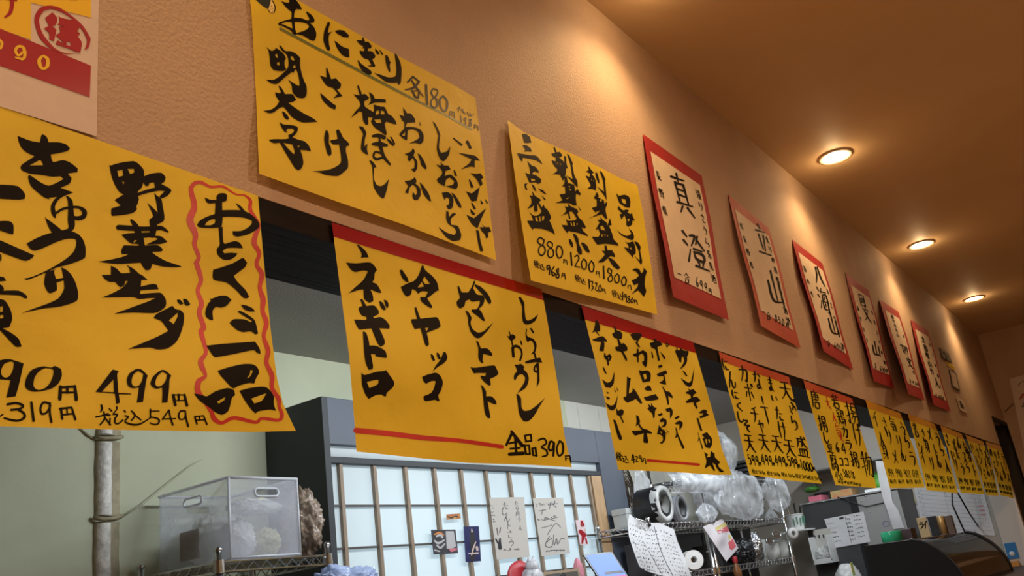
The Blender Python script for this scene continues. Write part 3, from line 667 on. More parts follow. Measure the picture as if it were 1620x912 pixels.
k.trace(410, 160, 7.01, '''P 214,-166 232,-166 260,-129 288,-78 362,-78 389,-55 412,-14 371,9 322,18 400,75 500,140 580,180 650,230 490,236 420,210 360,170 310,105 270,62 220,80 160,125 110,132 45,108 130,95 190,55 225,0 185,-60 180,-100 220,-88 245,-95;P 255,115 280,120 320,165 333,200 315,207 275,175;
P 225,230 270,258 350,265 415,280 430,310 415,355 370,400 440,430 500,445 545,485 572,540 568,555 520,545 455,540 480,610 490,690 470,745 440,768 400,745 345,655 290,565 230,460 160,465 105,430 160,422 280,422 330,415 325,375 370,355 390,330 380,305 320,305 300,330 320,350 280,335 245,280 | 265,460 330,535 385,590 395,560 370,480 | 420,495 455,492 440,515;
P 735,340 750,315 775,370 775,470 795,510 803,585 780,608 755,580 720,430;P 855,325 880,312 910,360 935,410 985,455 1003,490 965,505 962,560 985,650 985,740 930,795 870,832 740,820 680,795 590,780 740,768 830,740 905,685 905,590 885,480 820,480 785,438 870,420''')
k.trace(390, 0, 3.951, 'P 458,472 500,485 498,425 505,425 530,495 560,490 590,525 585,550 565,560 600,600 545,615 570,585 540,550 500,535;P 460,580 480,595 530,640 560,660 555,685 520,670 475,625')
k.trace(540, 130, 4.8, '''P 92,92 140,100 120,30 130,22 150,70 155,95 180,90 210,115 205,130 175,145 180,185 240,225 250,215 245,170 300,185 330,190 355,240 380,255 410,290 420,322 390,315 345,300 330,320 345,390 335,405 310,385 250,340 225,300 240,270 205,265 205,320 190,328 165,290 160,230 140,220 70,275 110,220 145,180 135,140 | 260,225 285,210 290,240 262,250 | 300,215 325,220 330,245 300,245 | 250,285 300,280 305,310 265,310;P 210,75 240,95 255,125 335,130 340,155 260,155 200,175 225,140;
P 132,335 165,340 190,385 180,430 175,490 200,465 195,510 205,550 185,545 150,510 158,430 165,390;S 240,410,18 280,405,30 325,420,30;S 240,470,20 290,470,38 345,480,20;S 290,430,15 300,500,30;S 300,490,25 320,560,25 370,625,15;S 320,570,14 270,585,20 245,565,16 260,530,16 320,545,16;P 345,425 370,440 410,480 390,485 355,450;P 370,415 385,420 412,470 400,470;
P 210,590 240,605 268,645 250,650 235,640;P 235,640 250,655 245,720 265,775 300,790 335,770 362,735 345,820 325,882 305,880 270,840 245,790 240,720''')
k.trace(620, 160, 5.367, '''P 65,115 105,130 95,50 130,105 160,105 195,150 200,180 130,185 115,220 180,220 240,240 270,290 265,345 240,368 205,355 145,360 200,335 235,310 225,265 185,240 135,245 130,330 115,330 70,295 65,280 85,255 105,230 105,180 85,160 | 85,290 110,300 115,260;P 230,170 250,205 240,210;
P 108,450 160,430 180,398 195,430 185,465 215,510 215,570 195,605 160,580 190,570 195,520 180,480 150,515 135,495 140,465;P 218,445 240,455 275,510 298,570 285,580 250,545 240,500;
P 108,680 165,670 195,645 210,680 200,700 240,740 245,800 220,840 190,840 175,810 180,770 200,800 215,780 205,730 175,710 150,740 140,785 120,780 115,770 140,720;P 235,690 260,710 310,780 335,850 315,845 270,790''')
k.trace(675, 190, 4.343, '''P 40,10 60,25 85,75 95,110 80,105 65,60;P 80,112 92,112 85,190 100,225 140,215 163,180 155,235 125,280 105,280 85,250 70,195;
P 65,305 100,315 95,285 115,310 150,315 165,340 130,350 125,385 165,375 205,410 215,450 205,475 180,470 130,455 180,445 190,420 160,395 135,410 125,455 80,430 72,405 105,375 105,345;P 185,345 195,348 210,385 195,385;
P 105,500 145,495 175,520 185,560 175,605 150,615 135,590 155,575 155,540 135,530 125,550 115,530;P 170,500 195,515 235,580 238,605 215,590;
P 135,625 150,630 155,665 180,640 205,645 170,675 165,700 170,720 215,730 238,790 230,825 180,832 130,800 80,735 140,775 190,790 205,770 190,740 150,715 135,680;
S 185,125,8 240,170,15;S 280,150,20 300,190,18;P 215,225 310,240 340,250 368,280 330,275 330,325 300,320 235,340 290,300 310,270;P 300,365 345,370 370,365 390,395 375,410 385,440 370,455 355,425 335,395;
P 290,410 300,412 325,465 305,465;P 270,490 310,505 365,460 345,555 310,560;P 305,570 315,570 340,610 325,615;P 300,610 335,645 325,655 305,640;P 370,545 390,575 375,580;P 400,540 423,570 412,575;P 273,650 325,675 410,605 380,670 350,745 310,715;
P 365,735 395,740 375,710 400,735 430,735 445,765 420,775 425,805 410,815 400,785 380,765;P 340,755 360,765 370,830 390,900 370,905 355,850''')
k.build('black_lettering', M['ink'], t)
k = Ink(s)
k.trace(630, 110, 8.293, '''S 195,95,28 160,130,26 125,165,22;S 195,95,25 275,160,25;S 270,165,30 200,240,30 95,265,16;S 180,150,20 240,240,28 335,360,10;S 185,280,28 225,360,28;S 190,285,18 265,275,18;S 275,280,25 262,375,25;S 225,355,20 265,375,20;S 365,205,32 380,450,36;
S 510,270,24 460,255,22 435,300,24 455,350,24 500,390,28 510,470,26 470,505,22 430,460,26 440,400,22 500,340,22 520,290,20;S 590,345,22 545,400,28 560,500,26 610,550,24 640,500,30 640,410,28 590,345,22;
S 680,555,14 670,610,14;S 680,550,12 735,560,12;S 735,560,12 740,635,14;S 705,555,12 705,600,10;S 680,595,10 735,605,10;
S 775,515,14 810,490,10;S 805,495,12 790,550,10;S 820,520,12 870,560,12;S 850,520,10 830,560,10;S 850,560,12 880,585,12;S 905,560,12 930,610,12 990,590,10;S 940,570,12 960,610,12;S 820,600,12 828,690,14;S 890,635,12 860,650,12 880,680,12 890,640,12 882,725,14;S 960,660,16 930,655,14 950,695,16 965,730,16 930,740,16 935,700,14 960,660,14;
S 1000,720,12 1000,770,12;S 1005,720,12 1045,740,12;S 1045,740,12 1050,800,12;S 1005,750,8 1040,760,8''')
k.build('thin_lettering', M['thinink'], t)
k = Ink(s, .0004); k.stroke([(443.7, 45.4, 4.2), (500, 75.6, 4.4), (574, 114.9, 4.4), (630, 144.4, 4), (678, 168.5, 3.4), (707, 183, 3), (746, 205, 3)]); k.build('green_rule', M['greenink'], t)
k = Ink(s, .0004); k.trace(395, 0, 7.6, 'P 40,-35 255,-35 250,30 225,110 150,65'); k.build('rice_ball_seaweed', mat('dark_green_ink', (.012, .022, .014), .5), t)
k = Ink(s, .0003); k.trace(395, 0, 7.6, 'P 255,-35 300,60 305,110 285,155 245,150 225,110 250,30'); k.build('rice_ball_rice', mat('pale_rice_paint', (.80, .62, .22), .5), t)

# --- red taped sheet (first)
s = Sheet((525, 352), (857, 458), (905, 740), (564, 715), base=.004, lift=.006, amp=.0050, seed=4.1, freq=1.2)
s.edge('l', (536, 440), (552, 560), (560, 660)).edge('r', (868, 520), (884, 620), (893, 690)).edge('b', (660, 725), (740, 733), (840, 736))
t = poster('yellow hanging sheet with a broad red band along its top and a long red underline', s, HANG)
strip(s, 0, .062, 'tape', t)
k = Ink(s)
k.trace(540, 380, 6.517, '''P 158,45 200,65 260,125 282,180 230,180 200,188 210,160 205,125;P 50,232 150,240 290,230 340,265 368,310 345,340 340,400 320,435 370,460 415,540 390,545 300,510 325,570 330,630 290,648 235,605 230,510 180,515 75,550 140,490 230,410 275,320 220,315 145,330 100,305;
P 390,625 430,650 462,715 440,725 405,690;P 438,615 470,625 488,665 480,700 460,690''')
k.trace(540, 500, 6.083, '''P 182,-161 201,-165 243,-95 317,-100 359,-49 359,-16 308,8 312,22 380,12 430,45 465,95 460,125 430,122 365,118 395,180 418,240 415,275 380,297 345,255 290,120 175,132 150,100 123,35 240,40 245,10 196,-7 168,-58 173,-86 205,-95;
P 208,150 240,165 265,240 270,285 340,290 420,335 440,395 425,405 330,390 330,370 285,365 305,480 300,515 265,520 235,450 220,350;P 195,545 225,570 330,540 410,530 430,522 465,570 510,640 495,690 440,740 430,778 405,770 385,757 330,765 265,800 230,750 200,660 | 245,635 340,615 360,620 350,660 270,695''')
k.trace(620, 410, 6.083, '''P 75,110 95,100 150,180 162,222 135,220 95,175;P 85,270 150,235 215,210 260,150 285,75 298,52 325,110 390,165 435,225 452,305 430,310 340,380 380,440 390,465 370,470 290,415 272,375 290,365 320,370 350,315 290,310 255,335 225,300 195,290 185,340 150,362 120,340 | 248,275 280,270 310,265 290,220 | 295,205 320,240 370,240 315,165;
P 218,465 235,465 275,575 420,560 450,580 468,640 450,665 335,710 350,770 358,825 340,840 320,820 275,665 220,675 190,610 190,580 245,578 230,530 | 320,665 355,658 332,700''')
k.trace(640, 540, 6.083, '''P 252,120 275,135 295,185 280,193 260,165;P 308,110 330,120 350,165 335,180 315,150;P 375,105 395,105 412,150 405,185 370,220 320,250 270,295 300,235 345,180;
P 170,345 215,325 300,305 345,335 370,400 350,480 325,525 338,575 320,580 290,565 210,580 185,560 185,530 255,500 285,450 300,385 260,385 210,410 185,390''')
k.trace(710, 430, 6.518, '''P 90,150 105,148 135,215 200,215 235,160 262,92 275,105 262,140 250,175 260,185 290,235 350,245 370,280 355,340 310,385 340,420 375,505 355,508 300,460 240,415 240,390 290,385 320,330 320,300 240,310 215,285 175,305 160,355 120,382 90,355 82,310 115,270 100,210;P 272,130 330,155 400,225 438,300 430,335 405,320 360,250 275,155;
P 170,400 200,415 235,475 225,530 245,590 300,630 360,615 410,570 460,525 400,610 330,680 280,682 225,620 200,530 200,480''')
k.trace(740, 540, 6.514, '''P 85,0 110,5 135,75 200,75 250,125 255,155 215,145 160,130 155,200 165,225 140,225 110,175 110,70;P 28,268 80,275 260,250 290,270 318,330 295,360 230,390 240,450 220,460 170,420 135,375 140,355 180,365 190,330 90,330 65,335;
P 135,450 160,470 190,520 190,570 245,570 290,615 298,650 270,650 205,620 225,730 235,795 205,790 175,730 155,540;
S 690,130,18 700,175,20;P 590,215 620,200 700,180 745,170 770,220 720,220 690,218 610,230;P 715,225 735,225 740,380 740,420 710,480 715,420 718,330 690,320 675,290 690,250 | 695,270 712,275 710,305 695,300;
P 480,240 510,245 550,235 585,265 575,290 610,325 630,380 620,440 590,490 510,538 550,480 585,420 590,370 560,340 520,355 490,405 475,390 480,345 510,310 500,280;P 500,545 520,550 550,590 555,680 580,720 640,712 720,655 800,580 730,690 710,730 660,800 610,830 570,820 530,750 515,640''')
k.trace(780, 455, 7.6, '''P 305,120 330,112 375,180 380,270 395,380 420,400 480,375 545,320 510,400 450,440 400,445 365,420 350,340 350,230;
P 400,495 410,500 405,570 430,600 480,615 520,670 522,730 500,790 455,805 490,760 495,700 470,645 440,640 425,660 405,640 392,560;P 440,490 465,490 498,545 480,550;
S 195,525,8 210,580,12;P 170,580 190,590 230,562 265,580 270,605 240,635 205,635;S 225,630,14 235,700,14;P 220,720 260,690 310,700 345,740 358,810 335,885 310,885 335,810 325,750 280,720 255,740 262,830 250,850 230,840;P 325,635 335,635 350,665 355,695 335,685''')
k.trace(520, 540, 4.05, '''S 1175,590,18 1140,665,16;S 1172,580,18 1240,670,24;S 1160,655,12 1210,645,12;S 1195,615,16 1203,720,16;S 1165,690,12 1225,685,12;S 1160,725,22 1245,720,24;
S 1258,605,12 1265,645,12;S 1265,643,10 1300,640,12;S 1300,640,10 1295,600,12;S 1258,605,10 1295,600,10;S 1255,668,14 1265,725,14;S 1265,725,10 1292,725,10;S 1290,725,12 1285,670,12;S 1255,670,10 1285,668,10;S 1305,688,12 1310,730,12;S 1310,732,10 1335,735,10;S 1332,735,14 1325,685,12;S 1303,688,10 1327,684,10;
S 1345,635,12 1380,625,12 1395,655,12 1365,680,12 1395,700,12 1400,730,12 1370,740,10;S 1440,650,14 1420,645,14 1410,690,14 1430,700,12 1445,650,12 1440,735,14;S 1480,640,12 1462,690,12 1475,735,12 1500,715,14 1500,660,14 1480,640,12;S 1518,735,8 1520,765,8;S 1518,738,8 1545,735,8;S 1545,735,8 1552,778,10;S 1520,752,6 1545,755,6''')
k.build('black_lettering', M['ink'], t)
k = Ink(s, .0004); k.trace(520, 540, 4.05, 'S 175,573,36 400,595,34 600,620,32 850,640,26 1110,678,26'); k.build('red_underline', M['redink'], t)

# --- sashimi sheet
s = Sheet((803, 190), (1008, 293), (1040, 498), (840, 444), base=.003, lift=.012, amp=.0024, seed=5.5, side=.016)
s.edge('l', (812, 260), (826, 360)).edge('r', (1017, 335), (1030, 420)).edge('t', (830, 210), (920, 250), (985, 284)).edge('b', (930, 468))
t = poster('yellow sashimi price sheet pinned on the wall beside the first red-edged paper', s)
k = Ink(s)
k.trace(795, 185, 6.514, '''P 200,180 235,175 280,205 298,265 250,270 225,265;P 205,295 245,293 290,325 300,358 255,355 225,360 235,335;P 150,375 200,380 280,395 345,400 385,440 413,490 350,450 280,432 210,420 205,465 180,435;
P 255,455 300,500 345,520 380,575 350,570 330,560 300,590 350,605 400,645 395,680 370,690 340,675 280,680 235,575 285,595 280,530 | 290,635 335,640 335,660 300,665;P 225,690 260,685 245,710 258,755 235,740;P 300,690 330,715 350,770 325,750;P 365,735 420,760 455,800 420,785;
P 525,315 540,310 560,365 590,360 620,395 600,415 575,415 620,450 650,500 655,550 650,600 625,660 600,610 590,595 510,590 545,575 570,545 530,500 505,445 545,460 550,420 515,400 505,378 545,370 | 555,470 570,475 572,500 | 590,475 605,480 600,505;P 635,400 655,410 660,480 675,530 660,530 640,480;P 665,380 690,400 730,490 720,495 740,600 770,660 775,730 740,690 655,600 725,645 715,590 700,490;
P 640,625 660,610 675,680 740,700 750,770 770,740 805,790 800,810 760,790 755,840 765,912 730,912 690,890 545,888 620,860 590,800 650,790 645,720 615,715 640,680 | 672,712 705,715 690,730 | 680,745 715,740 700,760 | 655,840 700,825 665,850''')
k.trace(815, 300, 7.6, '''P 170,70 215,75 205,20 240,75 300,115 310,135 285,150 320,215 345,180 355,215 385,240 425,310 430,350 410,370 430,410 460,480 480,545 430,510 330,475 220,465 215,485 180,440 145,375 220,375 205,325 170,265 215,310 260,315 300,290 320,260 290,200 260,160 270,215 270,265 240,270 225,230 230,180 205,210 145,232 195,170 195,110 | 240,335 265,330 280,385 250,380 | 285,325 305,320 312,385 295,385 | 325,320 355,320 345,365 325,380;P 315,65 370,120 355,130;P 245,0 300,20 330,0 375,60 320,30;
P 595,200 640,215 640,165 665,200 740,235 760,270 745,295 770,340 810,380 850,450 840,470 800,455 820,500 870,545 875,565 770,525 640,500 630,525 600,490 560,425 635,430 610,350 640,375 720,370 740,345 690,270 650,265 665,350 650,355 635,290 600,300 545,320 590,290 615,245 | 665,395 680,395 690,440 672,430 | 700,390 715,395 720,440 705,440 | 740,400 755,410 740,440;P 750,195 795,245 785,255;
P 645,600 670,600 695,650 697,695 680,690 655,650;P 695,535 725,540 760,590 770,660 800,720 805,780 775,785 745,740 740,660;P 790,640 820,640 870,680 900,755 880,760 840,730''')
k.trace(905, 250, 6.514, '''P 165,90 180,95 195,120 225,150 200,165 230,200 245,240 250,300 245,340 215,320 155,320 190,290 190,270 140,180 180,195 185,160 145,140 175,125 | 195,215 203,212 208,250 | 215,225 224,228 226,255;P 240,145 265,165 285,255 270,260 245,190;P 285,130 310,150 345,220 340,240 350,330 358,440 335,390 255,290 305,330 330,350 320,240;
P 255,350 275,390 270,410 325,435 335,480 355,450 362,480 345,530 365,630 340,620 310,580 165,625 240,590 275,560 290,540 240,560 205,515 255,500 255,430 225,415 | 290,425 308,430 305,450 285,445;
P 260,635 300,640 290,605 320,640 355,665 365,700 390,620 410,690 380,700 410,770 430,840 470,880 480,905 400,890 340,885 260,895 205,812 270,815 290,780 270,730 240,745 265,700 285,665 | 290,705 320,695 345,750 300,740 | 300,780 315,785 318,815 303,810 | 325,785 345,790 345,815 | 355,790 375,800 365,815;
P 455,362 485,390 540,380 585,400 602,450 598,510 560,510 495,470 475,430 | 510,420 550,425 560,480 520,460;P 480,495 500,520 530,540 560,530 590,545 570,560 600,580 620,565 625,600 650,650 625,640 620,690 580,710 560,690 560,640 540,590 510,635 490,580 520,575 470,525 | 570,630 590,625 590,650 575,655;
P 460,735 500,775 560,805 600,790 610,780 585,725 625,765 640,820 620,850 560,825 500,790''')
k.trace(900, 350, 6.29, '''P 355,240 375,245 385,290 430,290 460,340 455,360 420,350 400,360 340,410 285,410 330,370 360,330 325,290 360,300;P 390,370 420,370 470,410 512,465 490,485 440,450;
P 555,200 590,215 640,200 660,250 665,320 640,340 635,370 620,340 580,300 550,260 595,270 590,235 | 600,270 620,260 630,290;P 650,200 690,215 715,260 710,300 730,400 720,435 650,340 705,395 695,300;
P 630,490 660,470 700,480 720,520 740,500 745,465 778,500 760,560 755,640 770,700 745,755 720,720 690,690 620,730 680,660 690,620 650,640 625,590 670,570 700,540 665,500''')
k.build('black_lettering', M['ink'], t)
k = Ink(s)
k.trace(815, 300, 7.6, '''S 350,610,18 300,580,18 270,620,18 300,660,18 350,690,18 360,750,18 320,795,18 285,760,16 290,700,16 340,650,16 345,605,16;S 450,650,16 410,625,16 385,660,16 410,690,16 455,730,16 460,790,16 425,820,16 395,790,16 400,730,14 445,690,14 450,650,14;S 510,680,16 495,750,18 520,820,18 555,810,18 570,750,18 550,690,16 510,680,16;S 585,840,12 585,885,10;S 585,840,8 620,850,10;S 620,850,9 628,905,10;S 600,845,8 603,880,8''')
k.trace(900, 350, 6.29, '''S 20,315,16 30,440,16;S 60,355,14 85,340,14 100,375,14 70,430,12 65,450,12 110,460,12;S 150,375,12 125,420,14 140,475,14 170,470,14 175,410,14 150,375,12;S 225,395,12 200,440,14 210,495,14 240,500,14 250,440,14 225,395,12;S 275,500,9 272,530,9;S 275,500,8 300,505,8;S 300,505,8 307,560,9;S 275,520,6 303,525,6;
S 345,450,16 350,570,16;S 425,490,12 395,470,12 390,510,12 420,530,12 435,580,12 405,605,12 390,570,12 420,530,10 428,490,10;S 480,525,12 455,560,12 465,610,14 495,605,14 500,550,14 480,525,12;S 550,550,12 525,590,12 535,635,14 560,635,14 572,585,14 550,550,12;S 590,640,9 590,670,9;S 590,640,8 615,640,8;S 615,640,8 622,685,9;
S 200,580,12 205,670,12;S 215,600,10 240,605,10 230,640,10 245,660,10 225,690,10;S 260,620,10 280,620,10 265,680,10 290,695,10;S 310,635,10 295,670,10 310,705,10 325,675,10 310,635,10;S 335,675,8 335,700,8;S 335,675,8 358,680,8;S 358,680,8 365,720,8;S 338,690,6 360,697,6;
S 535,705,12 535,785,12;S 560,725,10 548,745,10 560,760,10 570,730,10 575,805,12;S 600,745,10 585,760,10 605,785,10 600,815,10 585,800,10 605,770,8 600,745,8;S 630,765,10 615,795,10 628,815,10 640,790,10 630,765,10;S 650,785,8 652,815,8;S 652,785,8 675,790,8;S 675,790,8 683,830,8;S 655,800,6 675,805,6''')
k.trace(790, 330, 5.363, '''S 425,485,12 405,490,12 410,520,12 430,495,10 425,560,12;S 465,495,12 445,530,12 455,570,12 475,555,12 450,540,10;S 500,510,12 485,530,12 505,560,12 500,590,12 480,575,12 500,545,10 502,510,10;S 535,550,9 530,585,9;S 535,550,8 555,555,8;S 555,555,8 562,600,9;S 535,568,6 557,575,6''')
for (x, y) in ((848.5, 418.5), (913.5, 441), (972, 465)):
    k.glyph('税', x, y, 8, 12, 1.3, .35, .15).glyph('込', x + 9, y + 4, 9, 10, 1.2, .35, .15)
k.build('thin_lettering', M['ink'], t)

# --- second red taped sheet
s = Sheet((920, 484), (1096, 541), (1158, 752), (978, 744), base=.004, lift=.006, amp=.0046, seed=6.6, freq=1.2)
s.edge('l', (934, 540), (955, 625), (967, 690)).edge('r', (1110, 590), (1130, 660), (1142, 710)).edge('b', (1060, 747), (1130, 752))
t = poster('yellow hanging sheet with a red band catching a bright glint and a short red underline', s, HANG)
strip(s, 0, .085, 'tape', t)
k = Ink(s)
k.trace(925, 495, 7.6, '''P 130,90 150,95 185,160 185,225 150,228 185,280 165,270 130,225 90,245 115,190 125,140;P 90,325 180,290 220,285 265,330 265,352 225,345 240,375 230,465 180,460 180,430 200,350 130,345;P 235,485 245,485 260,520 300,495 328,530 310,575 290,580 295,635 275,635 265,575 235,540 | 280,545 295,540 290,565;
P 215,650 240,670 268,740 240,720;P 210,800 270,845 320,820 360,700 350,850 310,905 250,895;P 345,155 360,155 385,210 430,225 455,265 445,315 415,320 440,375 470,365 510,410 515,455 465,470 505,540 510,580 490,570 440,475 385,460 365,415 410,400 390,310 355,300 330,255 365,230;
P 545,262 620,240 680,250 685,285 650,335 640,365 670,415 650,420 610,360 635,330 590,325;P 630,430 650,440 650,475 700,450 745,480 755,540 750,620 735,660 700,620 690,590 715,580 715,520 690,490 650,520 650,590 635,600 630,530 595,525 580,500 625,485;P 650,690 690,700 760,695 795,740 790,825 700,840 665,740 | 700,740 740,735 750,790 720,805''')
k.trace(925, 600, 6.514, '''P 220,130 250,140 240,155;P 222,175 262,195 255,212 230,205;P 325,80 350,120 340,125;P 300,90 325,135 315,135;P 215,245 270,275 310,255 342,160 325,290 290,325 250,310;P 325,295 345,330 380,310 405,330 395,370 375,380 405,445 395,455 360,385 330,370;P 295,420 320,430 355,530 383,600 380,632 345,605;
P 437,-25 462,-12 475,0 460,90 455,150 490,130 495,90 530,130 570,200 595,250 575,255 530,205 500,220 440,245 405,210 400,190 430,175;P 530,370 555,385 572,440 565,460 600,510 640,520 690,550 695,565 640,560 655,640 650,662 615,660 605,640 610,560 520,585 485,545 490,535 590,530 550,470 525,490 535,440;
P 615,100 650,65 680,80 692,120 640,120;P 610,190 730,155 765,205 740,215 640,225;P 645,300 665,290 650,255 685,280 685,245 710,285 745,300 725,330 722,390 705,405 700,360 670,330;P 755,365 795,348 805,370 765,385;P 770,430 800,400 840,420 845,460 830,490 780,500 815,470 820,440 785,445;P 765,475 800,520 825,530 835,580 830,630 800,668 770,660 805,635 805,595 780,575 745,570 755,530 | 775,545 795,540 795,570;P 835,520 870,550 862,555;P 825,540 855,570 845,570''')
k.trace(1015, 520, 6.514, '''P 85,150 130,135 120,100 150,110 160,130 190,130 215,170 180,185 165,200 190,330 170,335 145,220 105,200;P 100,240 110,240 125,300 110,310;P 190,235 240,290 245,318 225,305;S 262,150,8 275,165,10 268,190,8 255,180,8 255,150,8;
P 170,385 205,372 218,395 180,410;P 155,470 250,430 268,460 235,480 240,500 255,575 240,580 180,560 225,530 225,490 175,495;P 210,595 230,610 250,645 290,655 320,700 318,720 275,695 285,785 270,785 245,680;
P 345,235 360,215 360,185 375,225 395,220 400,195 430,225 480,230 485,260 470,290 470,340 440,390 390,425 420,380 440,330 430,290 415,300 410,350 390,345 375,300;P 420,435 445,445 475,490 460,495;P 405,510 480,560 510,540 545,390 525,570 495,605 450,580;P 480,615 500,635 535,625 570,665 535,685 530,710 570,705 610,745 560,770 580,820 570,832 540,790 535,760 465,770 455,750 510,715 500,685 460,670 455,655 490,645''')
k.trace(1025, 630, 7.014, '''P 190,125 250,105 275,140 270,195 245,230 245,190 245,150 215,155;P 295,220 340,195 355,215 310,240;P 300,280 350,250 385,270 385,310 350,360 350,320 350,290 315,295;P 305,325 325,345 335,400 405,545 400,562 380,555 330,430 300,450 315,390;
P 565,160 620,130 660,140 650,165 680,190 620,215 580,228 575,205 610,190 610,165 590,175;P 540,220 560,225 605,360 590,370 570,330;P 550,370 565,400 575,440 610,550 610,570 595,550 575,460 550,490 565,430;P 600,405 655,380 680,410 710,450 715,510 690,560 640,545 620,480 605,455 625,440 | 635,460 650,455 660,500 650,520 | 665,460 685,460 690,490 680,500;
P 625,600 670,630 650,660 690,655 700,590 740,620 745,660 805,715 780,740 790,770 850,820 800,825 760,770 750,740 715,720 745,800 735,815 690,750 630,785 650,710 640,650''')
k.build('black_lettering', M['ink'], t)
k = Ink(s)
k.trace(925, 600, 6.514, '''S 495,780,12 485,840,12;S 485,838,10 520,830,8;S 505,790,10 508,865,12;S 525,800,10 545,805,10 530,850,10 552,850,8;S 572,790,10 560,805,10 575,825,8 580,795,8 590,855,12;S 605,820,10 600,860,10;S 605,820,8 625,820,8;S 625,820,8 632,875,10;S 605,840,6 628,845,6''')
k.glyph('税', 979, 723, 9, 14, 1.5, .1, .15).glyph('込', 989.5, 727, 11, 12, 1.4, .1, .15)
k.build('thin_lettering', M['ink'], t)
k = Ink(s, .0004); k.stroke([(1025, 729, 4.4), (1065, 732, 4), (1105.5, 735.7, 4)]); k.build('red_underline', M['redink'], t)

# --- tempura sheet
def gl(k, ox, oy, sc, txt, lw=None, m=.25, kk=.2):
    for it in txt.split():
        ch, x, y, w, h = it.split(','); k.glyph(ch, ox + float(x) / sc, oy + float(y) / sc, float(w) / sc, float(h) / sc, lw, m, kk)
s = Sheet((1137, 557), (1248, 597), (1300, 766), (1186, 752), base=.004, lift=.005, amp=.0042, seed=7.2, freq=1.2)
s.edge('l', (1150, 610), (1169, 680), (1177, 720)).edge('r', (1257, 635), (1277, 700), (1286, 735)).edge('b', (1250, 761))
t = poster('yellow tempura price sheet with a salmon band, five columns ending in bold prices', s, HANG)
strip(s, 0, .075, 'tape2', t)
k = Ink(s)
gl(k, 1120, 540, 3.646, '天,448,285,70,120 ぷ,486,372,45,85 ら,496,460,44,110 盛,545,612,70,125 ま,362,250,36,85 い,382,332,44,45 た,410,420,44,80 け,430,515,44,100 天,470,615,66,110 な,286,228,46,110 ー,314,342,26,46 丁,334,425,46,110 天,398,592,62,110 カ,206,190,50,95 ボ,240,298,54,105 チ,270,425,46,90 ャ,308,495,36,80 天,322,585,62,110 に,100,135,34,70 ん,136,225,46,100 に,158,310,40,50 く,182,378,44,50 し,188,440,40,60 そ,226,490,36,70 天,240,588,62,115', 2.3)
gl(k, 1120, 540, 3.646, '5,240,684,20,62 9,263,688,20,62 9,285,692,20,60 円,302,710,10,20 4,318,684,20,62 9,340,688,20,62 9,362,692,20,60 円,380,712,10,20 4,396,690,20,62 9,418,694,20,62 9,440,698,20,60 円,456,716,10,20 5,468,694,20,62 9,490,700,20,62 9,510,706,20,60 円,526,722,10,20 1,540,714,12,58 0,558,720,20,56 0,576,724,20,56 0,595,728,20,54 円,612,738,10,20', 1.7)
for i, (x, y) in enumerate(((262, 752), (348, 762), (432, 770), (512, 778), (585, 788))):
    gl(k, 1120, 540, 3.646, '税,%d,%d,17,28 込,%d,%d,17,24 5,%d,%d,11,24 4,%d,%d,11,24 9,%d,%d,11,24 円,%d,%d,8,14' % (x, y, x + 18, y + 3, x + 34, y + 5, x + 45, y + 7, x + 56, y + 9, x + 66, y + 14), .8)
k.build('black_lettering', M['ink'], t)

# --- fried dishes sheet
s = Sheet((1271, 602), (1348, 631), (1387, 773), (1322, 768), base=.004, lift=.005, amp=.0042, seed=8.4, freq=1.2)
s.edge('l', (1286, 655), (1306, 715), (1314, 745)).edge('r', (1361, 680), (1377, 730))
t = poster('yellow fried food price sheet with red and black writing under a salmon band', s, HANG)
strip(s, 0, .085, 'tape2', t)
k = Ink(s)
gl(k, 1120, 540, 3.646, '揚,832,420,70,135 げ,864,540,50,130 物,918,715,66,150 若,735,348,44,80 鶏,768,440,44,95 カ,790,525,36,65 ラ,812,600,36,62 揚,846,685,46,95 6,746,612,22,56 4,784,620,26,60 コ,770,698,24,50 コ,800,698,24,50 唐,620,335,46,105 揚,662,478,48,95 し,682,558,34,60 豆,704,618,38,56 腐,728,700,38,100', 2.0)
gl(k, 1120, 540, 3.646, '4,742,776,15,46 5,756,780,15,46 0,770,784,15,46 5,786,762,15,46 8,800,766,15,46 0,814,770,15,46 7,828,770,15,44 8,840,776,14,42'.replace('7,', '1,'), 1.1)
for i, (x, y) in enumerate(((756, 812), (790, 814), (824, 818), (858, 826))): gl(k, 1120, 540, 3.646, '税,%d,%d,14,18 5,%d,%d,8,18 0,%d,%d,8,18' % (x, y, x + 12, y + 2, x + 21, y + 4), .7)
k.build('black_lettering', M['ink'], t)
k = Ink(s); gl(k, 1120, 540, 3.646, '大,692,360,34,76 人,728,440,30,60 気,752,515,34,80 大,768,560,24,40', 1.3); k.build('red_lettering', M['redink'], t)

